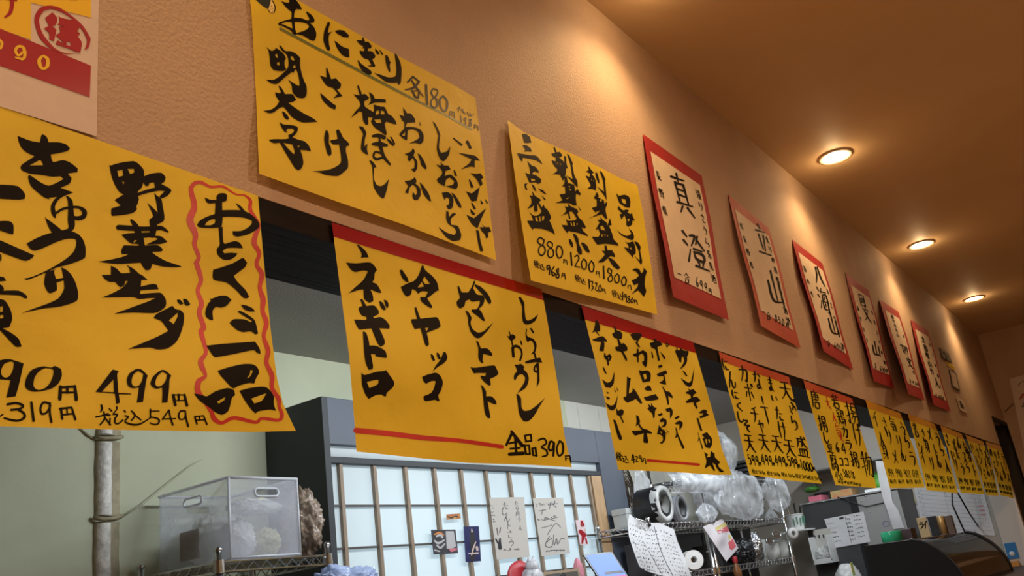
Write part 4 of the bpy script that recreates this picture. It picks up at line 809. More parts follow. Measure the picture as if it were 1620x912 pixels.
# --- five smaller sheets towards the far end
small = [((1369, 633), (1424, 654), (1463, 772), (1408, 773), 'イ人身さりメ気リんうらラ', 'yellow price sheet with an ochre band, next after the fried food sheet'),
         ((1436, 655), (1478.5, 671), (1516, 781), (1466, 776), '若ンイさ身リメトんうら人', 'yellow price sheet with an ochre band, hanging left of the first dark cable'),
         ((1487, 673), (1521, 687), (1558, 783), (1520, 780), 'さいリメたうんスら気身ト', 'yellow price sheet hanging between the two dark cables'),
         ((1527, 688), (1555, 699), (1580, 785), (1561, 784), 'いトリうンさらスんメ身り', 'narrow yellow price sheet, second from the doorway end'),
         ((1559, 699), (1583, 706), (1604, 789), (1583, 784), 'のさうりいんメト身ランス', 'last narrow yellow price sheet, beside the dark doorway')]
for i, (a, b_, c, d, chars, lab) in enumerate(small):
    s = Sheet(a, b_, c, d, base=.004, lift=.004, amp=.003, seed=9.1 + i * 1.7)
    A, B, C, D = map(Vector, (a, b_, c, d))
    s.edge('l', A.lerp(D, .5) + Vector((1.5, 2))).edge('r', B.lerp(C, .5) + Vector((3.0, -2)))
    t = poster(lab, s, HANG, nu=14, nv=24)
    strip(s, 0, .09, 'tape3', t, nu=12)
    k = Ink(s); W = (B - A).length; H = (D - A).length
    n = 0
    for col in range(4):
        for row in range(3):
            u = .14 + col * .245; v = .20 + row * .19 + (.05 if (col + row) % 2 else 0)
            q = s.uv(u, v); k.glyph(chars[n % 12], q.x, q.y, W * .15, H * .17, 1.7 if i < 3 else 1.2, .3, .25); n += 1
        for j in range(3):
            q = s.uv(.08 + col * .235 + j * .055, .82 + .004 * j); k.glyph('3990'[(j + col) % 4], q.x, q.y, W * .06, H * .09, .8 if i < 3 else .6, .3, .2)
            q = s.uv(.08 + col * .235 + j * .06, .925); k.glyph('税4円'[j], q.x, q.y, W * .055, H * .05, .7 if i < 3 else .55, .3, .2)
    k.build('black_lettering', M['ink'], t)

# --- sake sheets: white sheet on red card
SAKE = 'red-edged white drink papers on the upper wall'
def sake(label, tl, tr, br, bl, inner, write, seed, card='redcard', side=.014, lift=.008):
    s = Sheet(tl, tr, br, bl, base=.002, lift=lift, amp=.0022, seed=seed, side=side)
    A, B, C, D = s.c
    s.edge('l', A.lerp(D, .35) + Vector((-1.0, 1)), A.lerp(D, .7) + Vector((1.2, 0))).edge('r', B.lerp(C, .3) + Vector((1.6, 0)), B.lerp(C, .65) + Vector((-.8, 0)))
    c = sum((s.proj(*q) for q in s.c), Vector()) / 4
    t = thing('drink_poster', label, 'poster', c, SAKE)
    obj('backing_card', s.grid(18, 28), M[card], t, True)
    u0, u1, v0, v1 = inner
    obj('white_sheet', s.grid(18, 28, u0, u1, v0, v1, .0012), M['cream'], t, True)
    k = Ink(s, .0019); write(k, s); k.build('black_lettering', M['ink'], t)
    return t
def side_cols(k, s, chars, u, v0, v1, w, h, lw, m=.5, kk=.28):
    for i, ch in enumerate(chars):
        q = s.uv(u, v0 + (v1 - v0) * i / max(1, len(chars) - 1)); k.glyph(ch, q.x, q.y, w, h, lw, m, kk)
def w1(k, s):
    k.glyph('真', 1079, 308, 27, 66, 3.6, .45, .28); k.glyph('澄', 1100, 397, 34, 56, 3.6, .5, .25)
    side_cols(k, s, '長野県', .16, .22, .44, 7, 15, 1.1); side_cols(k, s, '澄りさうら純米酒'.replace('純', '米'), .86, .17, .74, 7, 14, 1.2)
    for ch, x, y, w, h in (('一', 1075.5, 434, 7, 6), ('合', 1086.5, 440, 9, 16), ('6', 1103, 446, 5, 16), ('9', 1110, 451, 5, 15), ('9', 1117, 455, 5, 15), ('円', 1123.5, 461, 5, 9)): k.glyph(ch, x, y, w, h, 1.2, .4, .1)
sake('largest red-edged paper, nearest, right of the yellow sashimi sheet', (1017, 212), (1110, 278), (1153, 507), (1065, 470), (.09, .93, .085, .865), w1, 1.0)
def w2(k, s):
    k.glyph('立', 1206, 381, 20, 52, 3.0, .5, .25); k.glyph('山', 1226, 456, 22, 56, 3.2, .45, .25)
    side_cols(k, s, '県長野県', .18, .2, .5, 5, 11, .9); side_cols(k, s, '文りの身別本米酒酒'.replace('別', '県').replace('本', '米'), .85, .14, .8, 5, 11, 1.1)
    for ch, x, y, w, h in (('一', 1209, 494, 5, 5), ('合', 1216, 500, 6, 12), ('8', 1228, 504, 4, 11), ('5', 1233, 507, 4, 11), ('0', 1239, 510, 4, 11), ('円', 1246, 515, 4, 7)): k.glyph(ch, x, y, w, h, 1.0, .4, .1)
sake('red-edged paper with a faded salmon top edge, second from the yellow sashimi sheet', (1152, 308), (1216, 361), (1267, 552), (1204, 516), (.10, .93, .085, .865), w2, 2.2, 'palered')
def w3(k, s):
    k.glyph('八', 1295, 437, 15, 32, 2.4, .5, .25); k.glyph('海', 1303, 475, 16, 38, 2.0, .5, .25); k.glyph('山', 1318, 513, 15, 38, 2.4, .5, .25)
    side_cols(k, s, '苗作県', .2, .22, .45, 4, 9, .7); side_cols(k, s, '米さりの酒', .85, .3, .8, 4, 9, .8)
    for ch, x, y in (('一', 1307, 540), ('合', 1311, 543), ('6', 1321, 546), ('9', 1325, 548), ('9', 1329, 551), ('円', 1333, 554)): k.glyph(ch, x, y, 3.5, 9, .8, .4, .1)
sake('bright red-edged paper with three large brush characters, third in the row', (1253, 379), (1301, 417), (1350, 586), (1303, 556), (.12, .92, .085, .865), w3, 3.1)
def w4(k, s):
    k.glyph('回', 1364, 476, 9, 20, 1.7, .5, .25); k.glyph('文', 1371, 497, 11, 26, 1.8, .5, .25); k.glyph('山', 1386, 552, 12, 24, 2.2, .4, .2)
    side_cols(k, s, '苗作文り', .2, .3, .6, 3, 7, .6); side_cols(k, s, '米県さりの酒', .85, .25, .75, 3, 7, .7)
    for ch, x, y in (('合', 1385, 579), ('6', 1393, 583), ('5', 1396, 584), ('0', 1399, 586), ('円', 1403, 588)): k.glyph(ch, x, y, 3, 8, .8, .4, .1)
sake('red-edged paper with a torn spiky top left corner, fourth in the row', (1337, 431), (1374, 460), (1415, 615), (1383, 604), (.13, .93, .09, .87), w4, 4.3)
def w5(k, s):
    k.glyph('一', 1427, 547, 6, 8, 1.7, .4, .2); k.glyph('回', 1432, 554, 9, 12, 1.5, .5, .25); k.glyph('文', 1439, 574, 9, 18, 1.6, .5, .25)
    side_cols(k, s, '苗作身米山', .5, .12, .32, 4, 6, .8); side_cols(k, s, '米りの酒', .82, .3, .7, 2.5, 6, .6)
    for ch, x, y in (('合', 1440, 603), ('7', 1445, 606), ('8', 1449, 607), ('円', 1452, 609)): k.glyph(ch.replace('7', '9'), x, y, 2.6, 6, .7, .4, .1)
sake('narrow paper with a vivid red top band and wide shadow, fifth in the row', (1391, 473.5), (1421.5, 494), (1463, 634), (1437, 624), (.17, .90, .09, .87), w5, 5.2, side=.024)
def w6(k, s):
    side_cols(k, s, '立苗県山作', .5, .18, .56, 6, 10, 1.2); k.glyph('人', 1482, 606, 7, 16, 1.5, .5, .25); side_cols(k, s, '米りの酒さ', .84, .2, .7, 2.5, 6, .6)
    for ch, x, y in (('合', 1481, 625), ('9', 1486, 628), ('8', 1489, 629), ('円', 1492, 631)): k.glyph(ch, x, y, 2.4, 5, .6, .4, .1)
sake('narrowest red-edged paper, farthest along, beside the small framed cards', (1440.6, 506), (1467.5, 523), (1504, 652), (1477, 641), (.15, .92, .09, .87), w6, 6.4)

# --- three small cards past the last drink paper
def small_card(label, tl, tr, br, bl, m, write=None, rim=None):
    s = Sheet(tl, tr, br, bl, base=.003, lift=.003, amp=.0008, seed=3)
    t = thing('small_card', label, 'card', sum((s.proj(*q) for q in s.c), Vector()) / 4)
    obj('card_sheet', s.grid(6, 8), m, t, True)
    if rim: obj('card_face', s.grid(6, 8, .14, .86, .08, .92, .001), rim, t, True)
    if write: k = Ink(s, .0016); write(k, s); k.build('lettering', M['ink'], t)
dk = mat('dark_frame', (.07, .065, .06), .45); pl = paper('pale_card', (.60, .47, .35), .1)
small_card('small dark rimmed card, topmost of the three beyond the last drink paper', (1485.5, 550), (1500, 559), (1507, 575), (1491, 567), dk, lambda k, s: side_cols(k, s, '山文', .5, .3, .7, 6, 5, .8), mat('grey_card', (.22, .20, .18), .5))
small_card('pale card in a dark rim below the topmost small card', (1501, 584), (1513, 591), (1519.5, 620), (1506.5, 612), dk, None, pl)
small_card('small beige card with two dark characters, lowest of the three', (1512, 628), (1524, 634), (1531, 655), (1519, 649), pl, lambda k, s: side_cols(k, s, '文回', .5, .3, .6, 5, 6, .8))
s = Sheet((1497, 572), (1509, 579), (1511, 586), (1500, 580), base=.002); t = thing('yellow_card', 'tiny yellow card between the two dark rimmed cards', 'card', s.proj(1504, 579)); obj('card_sheet', s.grid(4, 4), M['yellow'], t)

# --- printed flyer at the top left
s = Sheet((-60, -60), (157, -60), (153, 216), (-60, 150), base=.0015, lift=.002, amp=.0004, seed=2)
s2 = s
t = poster('white printed flyer in the top left corner with a red stamp and a red band', s, m='flyer', nu=16, nv=16, name='printed_flyer')
def patch(name, pts, m, e=.0005, hole=None):
    k = Ink(s2, e); loops = [pts] + ([hole] if hole else [])
    tri = tessellate_polygon([[Vector((x, y, 0)) for x, y in l] for l in loops]); k._add([p for l in loops for p in l], tri, 12); return k.build(name, m, t)
patch('yellow_print', [(-60, -60), (144, -60), (144, 28), (49, 4), (49, 63), (0, 46), (-60, 25)], M['yprint'])
patch('red_band', [(-60, 24), (0, 45), (144, 104), (142, 154), (0, 104), (-60, 84)], M['rprint'])
k = Ink(s, .0008)
k.trace(0, 0, 3.857, 'P 210,130 220,80 250,45 300,33 360,45 430,90 500,150 540,210 553,240 540,290 515,305 525,280 530,240 500,180 440,115 380,75 320,55 270,65 240,110 245,165 270,220 330,290 380,318 430,328 500,322 420,332 370,325 300,290 240,225;P 275,110 320,75 350,110 340,150 320,160 345,180 330,250 300,240 300,200 268,175 300,155;P 355,95 380,110 480,130 490,160 470,190 490,205 475,225 500,260 490,320 460,315 430,300 340,270 350,245 400,270 340,215 370,195 360,160 400,165 350,150 365,130 | 405,255 430,255 430,280 408,275;P 420,10 440,0 470,0 480,-30')
k.trace(0, 0, 3.857, 'S 75,-20,26 72,40,26 60,80,22 30,105,10;S 40,-10,14 100,0,14')
k.build('red_stamp', M['rprint'], t)
k = Ink(s, .0008)
k.trace(0, 0, 3.857, 'S 140,285,14 110,285,18 95,310,18 112,338,14 138,320,14;S 145,295,20 152,330,20 140,360,16 95,350,10;S 262,340,12 240,365,22 246,405,22 268,420,14 290,400,22 290,360,20 262,340,12;S 0,245,14 12,265,18 5,295,14')
k.build('yellow_digits', M['yprint'], t)

# ------------------------------------------------------------------ kitchen: bamboo relief on the green wall
YW = Y_BACK
def wpt(px, py, d=0.0): return P(px, py, YW - d)
t = thing('bamboo_relief', 'silvery plaster bamboo stem in relief on the pale green wall', 'wall relief', wpt(168, 900))
m_silver = mat('silver_plaster', (.80, .78, .72), .5, noise_amt=.35, nscale=40, bump=.9, bscale=60)
m_tan = mat('tan_plaster', (.40, .35, .22), .65, noise_amt=.3, nscale=25, bump=.6, bscale=40)
xl, xr_ = wpt(149, 760).x, wpt(189, 760).x
def half_pole(bm, x0, x1, z0, z1, d, n=10):
    rows = []
    for z in [z0 + (z1 - z0) * i / 24 for i in range(25)]:
        wob = .0012 * math.sin(z * 23) + .0008 * math.sin(z * 61)
        rows.append([bm.verts.new((x0 + (x1 - x0) * (.5 - .5 * math.cos(math.pi * i / n)) + wob, YW - .0005 - d * math.sin(math.pi * i / n), z)) for i in range(n + 1)])
    for a, b_ in zip(rows[:-1], rows[1:]):
        for i in range(n): bm.faces.new((a[i], a[i + 1], b_[i + 1], b_[i]))
zn1, zn2 = wpt(168, 696).z, wpt(168, 823).z
for z0, z1 in ((zn1 + .012, zn1 + .28), (zn2 + .010, zn1 - .010), (.9, zn2 - .010)):
    bm = bmesh.new(); half_pole(bm, xl, xr_, z0, z1, .022); obj('stem_side', bm, m_tan, t, True)
    bm = bmesh.new(); half_pole(bm, xl + .004, xl + .066, z0 + .004, z1 - .004, .027); obj('stem', bm, m_silver, t, True)
for z in (zn1, zn2):
    bm = bmesh.new(); tube(bm, [(xl - .008, YW - .009, z + .006), (xl + .02, YW - .027, z - .002), (xr_ - .03, YW - .029, z + .002), (xr_ + .004, YW - .009, z + .012)], .007); obj('node_ring', bm, m_tan, t, True)
bm = bmesh.new(); tube(bm, [wpt(190, 820, .005), wpt(222, 800, .006), wpt(262, 768, .006), wpt(300, 738, .006), wpt(318, 728, .005)], [.004, .0045, .004, .0035, .0015], 6); obj('branch', bm, mat('olive_plaster', (.46, .46, .32), .7, bump=.5), t, True)
bm = bmesh.new(); tube(bm, [wpt(150, 695, .005), wpt(138, 688, .006), wpt(124, 676, .005)], [.0045, .0045, .002], 6); obj('twig', bm, m_tan, t, True)

# ------------------------------------------------------------------ helpers for kitchen things
def rect(px0, py0, px1, py1, y):
    a, b_ = P(px0, (py0 + py1) / 2, y), P(px1, (py0 + py1) / 2, y); mid = (px0 + px1) / 2
    return a.x, b_.x, P(mid, py1, y).z, P(mid, py0, y).z
def wire_rack(label, x0, x1, y0, y1, shelves, top, name='wire_shelf_rack', r=.0125):
    t = thing(name, label, 'shelf rack', ((x0 + x1) / 2, (y0 + y1) / 2, 0))
    for x in (x0, x1):
        for y in (y0, y1):
            bm = bmesh.new(); tube(bm, [(x, y, 0), (x, y, top)], r, 12); lathe(bm, [(r, 0), (r * 1.15, .004), (r * .7, .014), (0, .016)], (x, y, top), seg=12); obj('post', bm, M['chrome'], t, True)
    for z in shelves:
        bm = bmesh.new(); e = .004
        for (ax, ay, bx, by) in ((x0, y0, x1, y0), (x0, y1, x1, y1), (x0, y0, x0, y1), (x1, y0, x1, y1)):
            tube(bm, [(ax, ay, z - e), (bx, by, z - e)], e, 6); tube(bm, [(ax, ay, z - .036), (bx, by, z - .036)], e, 6)
            L = math.hypot(bx - ax, by - ay); n = max(4, int(L / .028)); zz = []
            for i in range(n + 1): zz.append((ax + (bx - ax) * i / n, ay + (by - ay) * i / n, z - (.007 if i % 2 else .033)))
            tube(bm, zz, .0026, 5)
        n = int((x1 - x0) / .026)
        for i in range(1, n): x = x0 + (x1 - x0) * i / n; tube(bm, [(x, y0, z - .003), (x, y1, z - .003)], .0022, 5)
        for x in (x0, x1):
            for y in (y0, y1): lathe(bm, [(r + .001, -.042), (r + .007, -.040), (r + .005, .002), (r + .001, .003)], (x, y, z), seg=12)
        s_ = obj('wire_shelf', bm, M['chrome'], t)
    return t
def bagthing(name, label, cat, c, s, m, seed, amp=.2, freq=3, crease=.18, base=None, group=None, sub=5):
    t_ = obj(name, bmesh.new(), None); bpy.data.objects.remove(t_)
    bm = bmesh.new(); blob(bm, c, s, amp, freq, seed, sub, base, crease)
    return tag(obj(name, bm, m, None, True), label, cat, group)

# ------------------------------------------------------------------ left: wire rack with the milky bin
RZ = P(515, 878, 1.69).z
wire_rack('chrome wire rack under the milky storage bin', 1.925, 2.405, 1.68, 2.12, [.5, 1.0, RZ], RZ + .03)
bx0, bx1 = P(363, 800, 1.69).x, P(468, 800, 1.69).x + .012
bz0, bz1 = RZ + .002, P(420, 757, 1.69).z
by0, by1 = 1.692, 2.095
t = thing('storage_bin', 'milky translucent plastic bin holding bagged food on the chrome rack', 'storage bin', ((bx0 + bx1) / 2, (by0 + by1) / 2, bz0))
w = .004
def wall_with_slot(bm, a, b_, z0, z1, h0, h1, k0, k1, ax):
    """a slab from a to b along X (ax 0) or Y (ax 1) with a slot; fixed coordinate in global q"""
    def seg(u0, u1, w0, w1):
        if ax == 0: box(bm, u0, q, w0, u1, q + w, w1)
        else: box(bm, q, u0, w0, q + w, u1, w1)
    seg(a, b_, z0, h0); seg(a, b_, h1, z1); seg(a, k0, h0, h1); seg(k1, b_, h0, h1)
hz0, hz1 = bz1 - .062, bz1 - .038
bm = bmesh.new(); q = by0; mx_ = (bx0 + bx1) / 2 + .01
wall_with_slot(bm, bx0 + w, bx1 - w, bz0 + w, bz1, hz0, hz1, mx_ - .05, mx_ + .05, 0); obj('front_wall', bm, M['milky'], t)
bm = bmesh.new(); q = bx0; my = (by0 + by1) / 2
wall_with_slot(bm, by0, by1, bz0 + w, bz1, hz0, hz1, my - .05, my + .05, 1); obj('side_wall', bm, M['milky'], t)
bm = bmesh.new(); q = bx1 - w; wall_with_slot(bm, by0, by1, bz0 + w, bz1, hz0, hz1, my - .05, my + .05, 1); obj('side_wall', bm, M['milky'], t)
bm = bmesh.new(); q = by1 - w; wall_with_slot(bm, bx0 + w, bx1 - w, bz0 + w, bz1, hz0, hz1, mx_ - .05, mx_ + .05, 0); obj('back_wall', bm, M['milky'], t)
bm = bmesh.new(); box(bm, bx0, by0, bz0, bx1, by1, bz0 + w); obj('bottom', bm, M['milky'], t)
bm = bmesh.new(); tube(bm, [(bx0, by0, bz1), (bx1, by0, bz1), (bx1, by1, bz1), (bx0, by1, bz1)], .0055, 8, True)
tube(bm, [(bx0, by0, bz0 + .006), (bx1, by0, bz0 + .006)], .004, 6); tube(bm, [(bx0, by0, bz0), (bx0, by0, bz1)], .005, 6); tube(bm, [(bx1, by0, bz0), (bx1, by0, bz1)], .004, 6); tube(bm, [(bx0, by0, bz0 + .004), (bx0, by1, bz0 + .004)], .004, 6)
obj('rim', bm, M['rim'], t, True)
def slot_ring(bm, c, hw, hh, ax):
    pts = []
    for i in range(24):
        a = 2 * math.pi * i / 24; u = (hw - hh) * (1 if math.cos(a) > 0 else -1) + hh * math.cos(a); v = hh * math.sin(a)
        pts.append(Vector(c) + (Vector((u, 0, v)) if ax == 0 else Vector((0, u, v))))
    tube(bm, pts, .004, 6, True)
bm = bmesh.new(); slot_ring(bm, (mx_, by0 - .001, (hz0 + hz1) / 2), .052, .014, 0); slot_ring(bm, (bx0 - .001, my, (hz0 + hz1) / 2), .052, .014, 1); obj('handle_rim', bm, M['rim'], t, True)
# things inside the bin
bagthing('food_bag', 'white tied plastic bag of food at the front of the milky bin', 'plastic bag', (bx0 + .105, by0 + .10, bz0 + .075), (.066, .06, .07), M['whitebag'], 1, .15, 3, .22, bz0 + w)
bagthing('food_bag', 'yellowish noodle bag in the right front corner of the milky bin', 'plastic bag', (bx1 - .085, by0 + .09, bz0 + .06), (.052, .055, .055), clear('yellowish_film', (.80, .78, .52), .85, .25, .3), 2, .15, 3, .2, bz0 + w)
bagthing('food_bag', 'large white bag filling the back of the milky bin', 'plastic bag', (bx0 + .15, by0 + .28, bz0 + .10), (.12, .075, .09), M['whitebag'], 3, .15, 3, .15, bz0 + w)
bm = bmesh.new(); box(bm, bx0 + .012, by0 + .19, bz0 + .03, bx0 + .016, by0 + .30, bz0 + .13, .001); tag(obj('printed_slip', bm, mat('brown_slip', (.30, .22, .17), .7, noise_amt=.4, nscale=60, stretch=(1, 1, 6))), 'brown printed slip seen through the left side of the milky bin', 'paper slip')
bm = bmesh.new(); lathe(bm, [(.0, 0), (.016, .001), (.018, .006), (.012, .012), (0, .013)], (mx_ + .005, by0 + .035, bz0 + .205), 'Y', 20); tag(obj('lemon_slice', bm, mat('yellow_green_slice', (.60, .58, .22), .5), None, True), 'small yellow slice high inside the front of the milky bin', 'food'); 
bagthing('food_bag', 'upper clear bag under the slot of the milky bin', 'plastic bag', (mx_ - .01, by0 + .055, bz0 + .182), (.11, .045, .030), M['whitebag'], 9, .15, 3, .3)
# bag of dried flakes
fx = P(482, 830, 1.78).x
m_flake = mat('brown_flakes', (.34, .25, .18), .55, noise_amt=.55, nscale=60, bump=.9, bscale=90, coat=.4)
bagthing('dried_flake_bag', 'brown bag of dried flakes standing right of the milky bin', 'food bag', (fx + .002, 1.80, RZ + .122), (.062, .09, .125), m_flake, 4, .25, 5, .22, RZ + .002)
b2 = wire_rack('low chrome rack in front of the bin rack, mostly below the picture', 2.02, 2.44, 1.20, 1.62, [.5, 1.255], 1.27)
cx_, cz_ = P(470, 905, 1.45).x, 1.257
bagthing('blue_bag', 'bluish clear plastic bag below the dried flake bag', 'plastic bag', (2.22, 1.42, cz_ + .055), (.13, .1, .06), clear('bluish_film', (.48, .58, .85), .75, .15, .3, bump=.5), 5, .25, 3, .35, cz_)

# ------------------------------------------------------------------ screen: pictures and boards stuck on the lattice
YS = YP - .0215
def stuck(name, label, cat, px, m, d=.001):
    bm = bmesh.new(); v = [P(x, y, YS - d) for x, y in px]; u = [p + Vector((0, .0015, 0)) for p in v]
    a = [bm.verts.new(p) for p in v]; b_ = [bm.verts.new(p) for p in u]
    bm.faces.new(a[::-1]); bm.faces.new(b_)
    for i in range(4): bm.faces.new((a[i], a[(i + 1) % 4], b_[(i + 1) % 4], b_[i]))
    return tag(obj(name, bm, m), label, cat)
class Flat:
    def __init__(s, y): s.y = y
    def proj(s, px, py, e=0.0): return P(px, py, s.y - e)
def draw(parent, name, m, fn, y, e=.0004): k = Ink(Flat(y), e); fn(k); return k.build(name, m, parent)
yb_ = YS - .001
m_grey = mat('grey_board', (.50, .47, .43), .7)
m_photo = mat('dark_photo', (.07, .07, .085), .3, noise_amt=.5, nscale=30); m_navy = mat('navy_photo', (.030, .035, .13), .3, noise_amt=.4, nscale=30)
m_skin = mat('pale_print', (.55, .42, .38), .4); m_ppr = mat('pale_grey_print', (.45, .44, .45), .4); m_orange = mat('orange_print', (.62, .22, .05), .4); m_bl = mat('dark_print', (.02, .02, .025), .4)
o = stuck('photo_card', 'dark photo card with a black figure beside a pale panel, left on the screen', 'photo', [(682, 839), (720.5, 838.5), (725, 876), (686, 878)], m_photo)
draw(o, 'print_panel', m_ppr, lambda k: (k.poly([[(705, 841), (718, 841), (722, 868), (707, 869)]]),), yb_)
draw(o, 'print_figure', m_ppr, lambda k: k.trace(660, 760, 5.4, 'S 165,480,16 200,470,22 215,490,18;S 150,520,14 180,540,20 230,515,14;S 170,560,14 200,580,16 235,545,12;S 150,600,10 190,610,12'), yb_)
draw(o, 'print_red', m_orange, lambda k: k.trace(660, 760, 5.4, 'S 150,465,12 190,450,16 225,470,10'), yb_)
draw(o, 'print_pink', mat('pink_print', (.55, .16, .20), .4), lambda k: k.trace(660, 760, 5.4, 'P 270,590 330,570 345,595 300,615 285,612'), yb_)
o = stuck('photo_card', 'tall dark blue photo card with a standing figure, on the screen', 'photo', [(733.5, 833.5), (757.5, 833), (761, 888.5), (737, 890)], m_navy)
draw(o, 'print_figure', m_bl, lambda k: k.trace(660, 760, 5.4, 'S 468,440,30 470,475,40 475,540,44 480,620,40 470,670,50'), yb_)
draw(o, 'print_highlight', m_skin, lambda k: k.trace(660, 760, 5.4, 'S 466,425,14 468,440,16;S 500,530,10 478,590,14 465,640,10;S 510,575,22 515,600,18;S 440,630,10 520,625,14'), yb_)
o = stuck('sticker', 'small red and gold sticker high on the left of the screen', 'sticker', [(706, 814.5), (728, 813), (729, 821), (707, 823)], mat('red_gold_sticker', (.36, .05, .03), .4, col2=(.55, .32, .06), nscale=40))
draw(o, 'print_dark', m_bl, lambda k: k.trace(660, 760, 5.4, 'S 260,310,8 290,325,10 330,308,8 355,318,8'), yb_)
rng = random.Random(5)
def scrib(k, x0, y0, x1, y1, n, lw, h):
    for i in range(n):
        x = x0 + (x1 - x0) * i / n; y = y0 + (y1 - y0) * i / n; w_ = math.hypot(x1 - x0, y1 - y0) / n
        a = [(x + rng.uniform(-.5, .5) * w_, y + rng.uniform(-.5, .5) * h, lw) for _ in range(4)]; k.stroke(a)
o = stuck('autograph_board', 'wider grey autograph board with two columns of writing, on the screen', 'board', [(774, 788), (829, 787), (838, 881.5), (786, 886)], m_grey)
def b1(k):
    for ch, x, y in (('た', 800, 801), ('し', 798, 810), ('ん', 802, 820), ('と', 805, 832), ('さ', 807, 846), ('る', 809, 860)): k.glyph({'と': 'ト', 'る': 'う'}.get(ch, ch), x, y, 10, 12, 1.0)
    for ch, x, y in (('た', 817, 797), ('り', 818, 806), ('円', 819, 814), ('う', 821, 823), ('人', 823, 836)): k.glyph(ch, x, y, 6, 8, .8)
    scrib(k, 778, 800, 783, 832, 6, .6, 3); scrib(k, 799, 871, 826, 868, 5, .7, 4)
draw(o, 'pen_writing', M['pen'], b1, yb_)
draw(o, 'printed_figures', m_bl, lambda k: k.trace(660, 760, 5.4, 'S 672,505,14 690,540,12;S 708,500,14 705,540,26 708,580,34;S 680,410,6 690,470,8;S 712,405,6 705,450,8'), yb_)
o = stuck('autograph_board', 'narrower grey autograph board with a big looping signature, on the screen', 'board', [(843, 789), (890.5, 788), (902, 876), (857, 881)], m_grey)
def b2_(k):
    k.trace(660, 760, 5.4, 'S 1075,250,5 1060,300,5;S 1040,265,5 1100,255,5;S 1120,215,5 1200,200,5;S 1140,195,5 1130,250,5;S 1160,210,5 1190,235,5;S 1075,345,5 1195,320,5;S 1090,320,5 1180,350,5;S 1060,410,5 1120,395,5 1150,385,5;S 1110,470,5 1180,375,6 1225,405,5;S 1130,480,6 1095,560,7 1150,570,7 1150,500,6 1110,530,6;S 1165,470,5 1170,560,6 1190,500,6 1200,550,6 1230,500,5 1260,505,5;S 1100,610,5 1180,600,5 1260,605,5')
    scrib(k, 849, 800, 884, 794, 6, .6, 6); scrib(k, 852, 823, 882, 815, 6, .6, 5); scrib(k, 864, 873, 896, 871, 7, .6, 4)
draw(o, 'pen_writing', M['pen'], b2_, yb_)
o = stuck('figure_card', 'small pale card with a red figure at the right end of the screen', 'photo', [(910.5, 823.5), (924.5, 823), (930.5, 862), (918, 863)], mat('pale_pink_card', (.70, .55, .58), .4))
draw(o, 'print_figure', M['rprint'], lambda k: k.trace(660, 760, 5.4, 'S 1405,355,20 1412,385,34;S 1395,440,34 1425,470,44;S 1420,480,30 1410,540,14;S 1440,500,14 1450,540,14'), yb_)
draw(o, 'print_face', m_skin, lambda k: k.trace(660, 760, 5.4, 'S 1408,375,14 1412,390,16;S 1435,420,12 1432,450,16'), yb_)

# ------------------------------------------------------------------ sideboard below the screen and what stands on it
SZ = 1.192
bm = bmesh.new(); box(bm, 2.62, 1.30, 0, 4.45, 1.74, SZ, .006)
t = tag(obj('sideboard', bm, M['dwood']), 'dark sideboard under the paper screen', 'sideboard')
x0, x1, z0, z1 = rect(880, 899, 945, 920, 1.5)
bm = bmesh.new(); box(bm, x0, 1.60, SZ + .001, x1, 1.73, z1, .002)
tc_ = tag(obj('cardboard_box', bm, M['card']), 'brown cardboard box beside the blue screened tablet', 'box')
bm = bmesh.new(); box(bm, x0 + .06, 1.5985, SZ + .02, x1 - .02, 1.5997, z1 - .012); obj('box_window', bm, mat('dark_card', (.10, .08, .065), .7), tc_)
# tablet leaning back
c_tl, c_tr = P(922.5, 877.5, 1.50), P(968, 873.5, 1.44); d_r, d_l = P(998, 918, 1.36), P(950, 918, 1.44)
d_l = c_tl + (d_r - c_tr)
tb = thing('tablet', 'tablet with a lit blue screen leaning near the right end of the paper screen', 'tablet', (c_tl + c_tr + d_r + d_l) / 4)
nrm = (c_tr - c_tl).cross(d_l - c_tl).normalized()
if nrm.dot(CAM - c_tl) < 0: nrm = -nrm
def slab(name, inset, th, off, m, parent, cut=None):
    cs = [c_tl, c_tr, d_r, d_l]; ctr = sum(cs, Vector()) / 4
    def at(u, v): a = cs[0].lerp(cs[1], u); b_ = cs[3].lerp(cs[2], u); return a.lerp(b_, v) + nrm * off
    u0, u1, v0, v1 = inset
    f = [at(u0, v0), at(u1, v0), at(u1, v1), at(u0, v1)]; g = [p - nrm * th for p in f]
    bm = bmesh.new(); a = [bm.verts.new(p) for p in f]; b_ = [bm.verts.new(p) for p in g]
    bm.faces.new(a); bm.faces.new(b_[::-1])
    for i in range(4): bm.faces.new((a[i], b_[i], b_[(i + 1) % 4], a[(i + 1) % 4]))
    return obj(name, bm, m, parent)
slab('body', (0, 1, 0, 1), .008, 0, M['blk'], tb)
scr = slab('screen', (.05, .95, .05, .95), .0005, .0008, glow('blue_screen', (.10, .19, .62), .55), tb)
slab('menu_bar', (.30, .92, .66, .74), .0005, .0014, M['blk'], scr); slab('menu_bar', (.33, .95, .82, .87), .0005, .0014, glow('pink_bar', (.45, .10, .22), .6), scr)
bm = bmesh.new(); p0 = (c_tl + c_tr) / 2 - nrm * .009; tube(bm, [p0.lerp(d_r, .3), Vector((p0.x + .05, p0.y + .12, SZ + .004)), Vector((p0.x - .05, p0.y + .12, SZ + .004))], .004); obj('stand', bm, M['blk'], tb)
bagthing('pink_pouch', 'pink pouch behind the left edge of the tablet', 'pouch', (P(932, 905, 1.56).x, 1.62, SZ + .075), (.03, .025, .075), mat('pink_cloth', (.60, .22, .27), .6), 6, .1, 2, .1, SZ + .001)
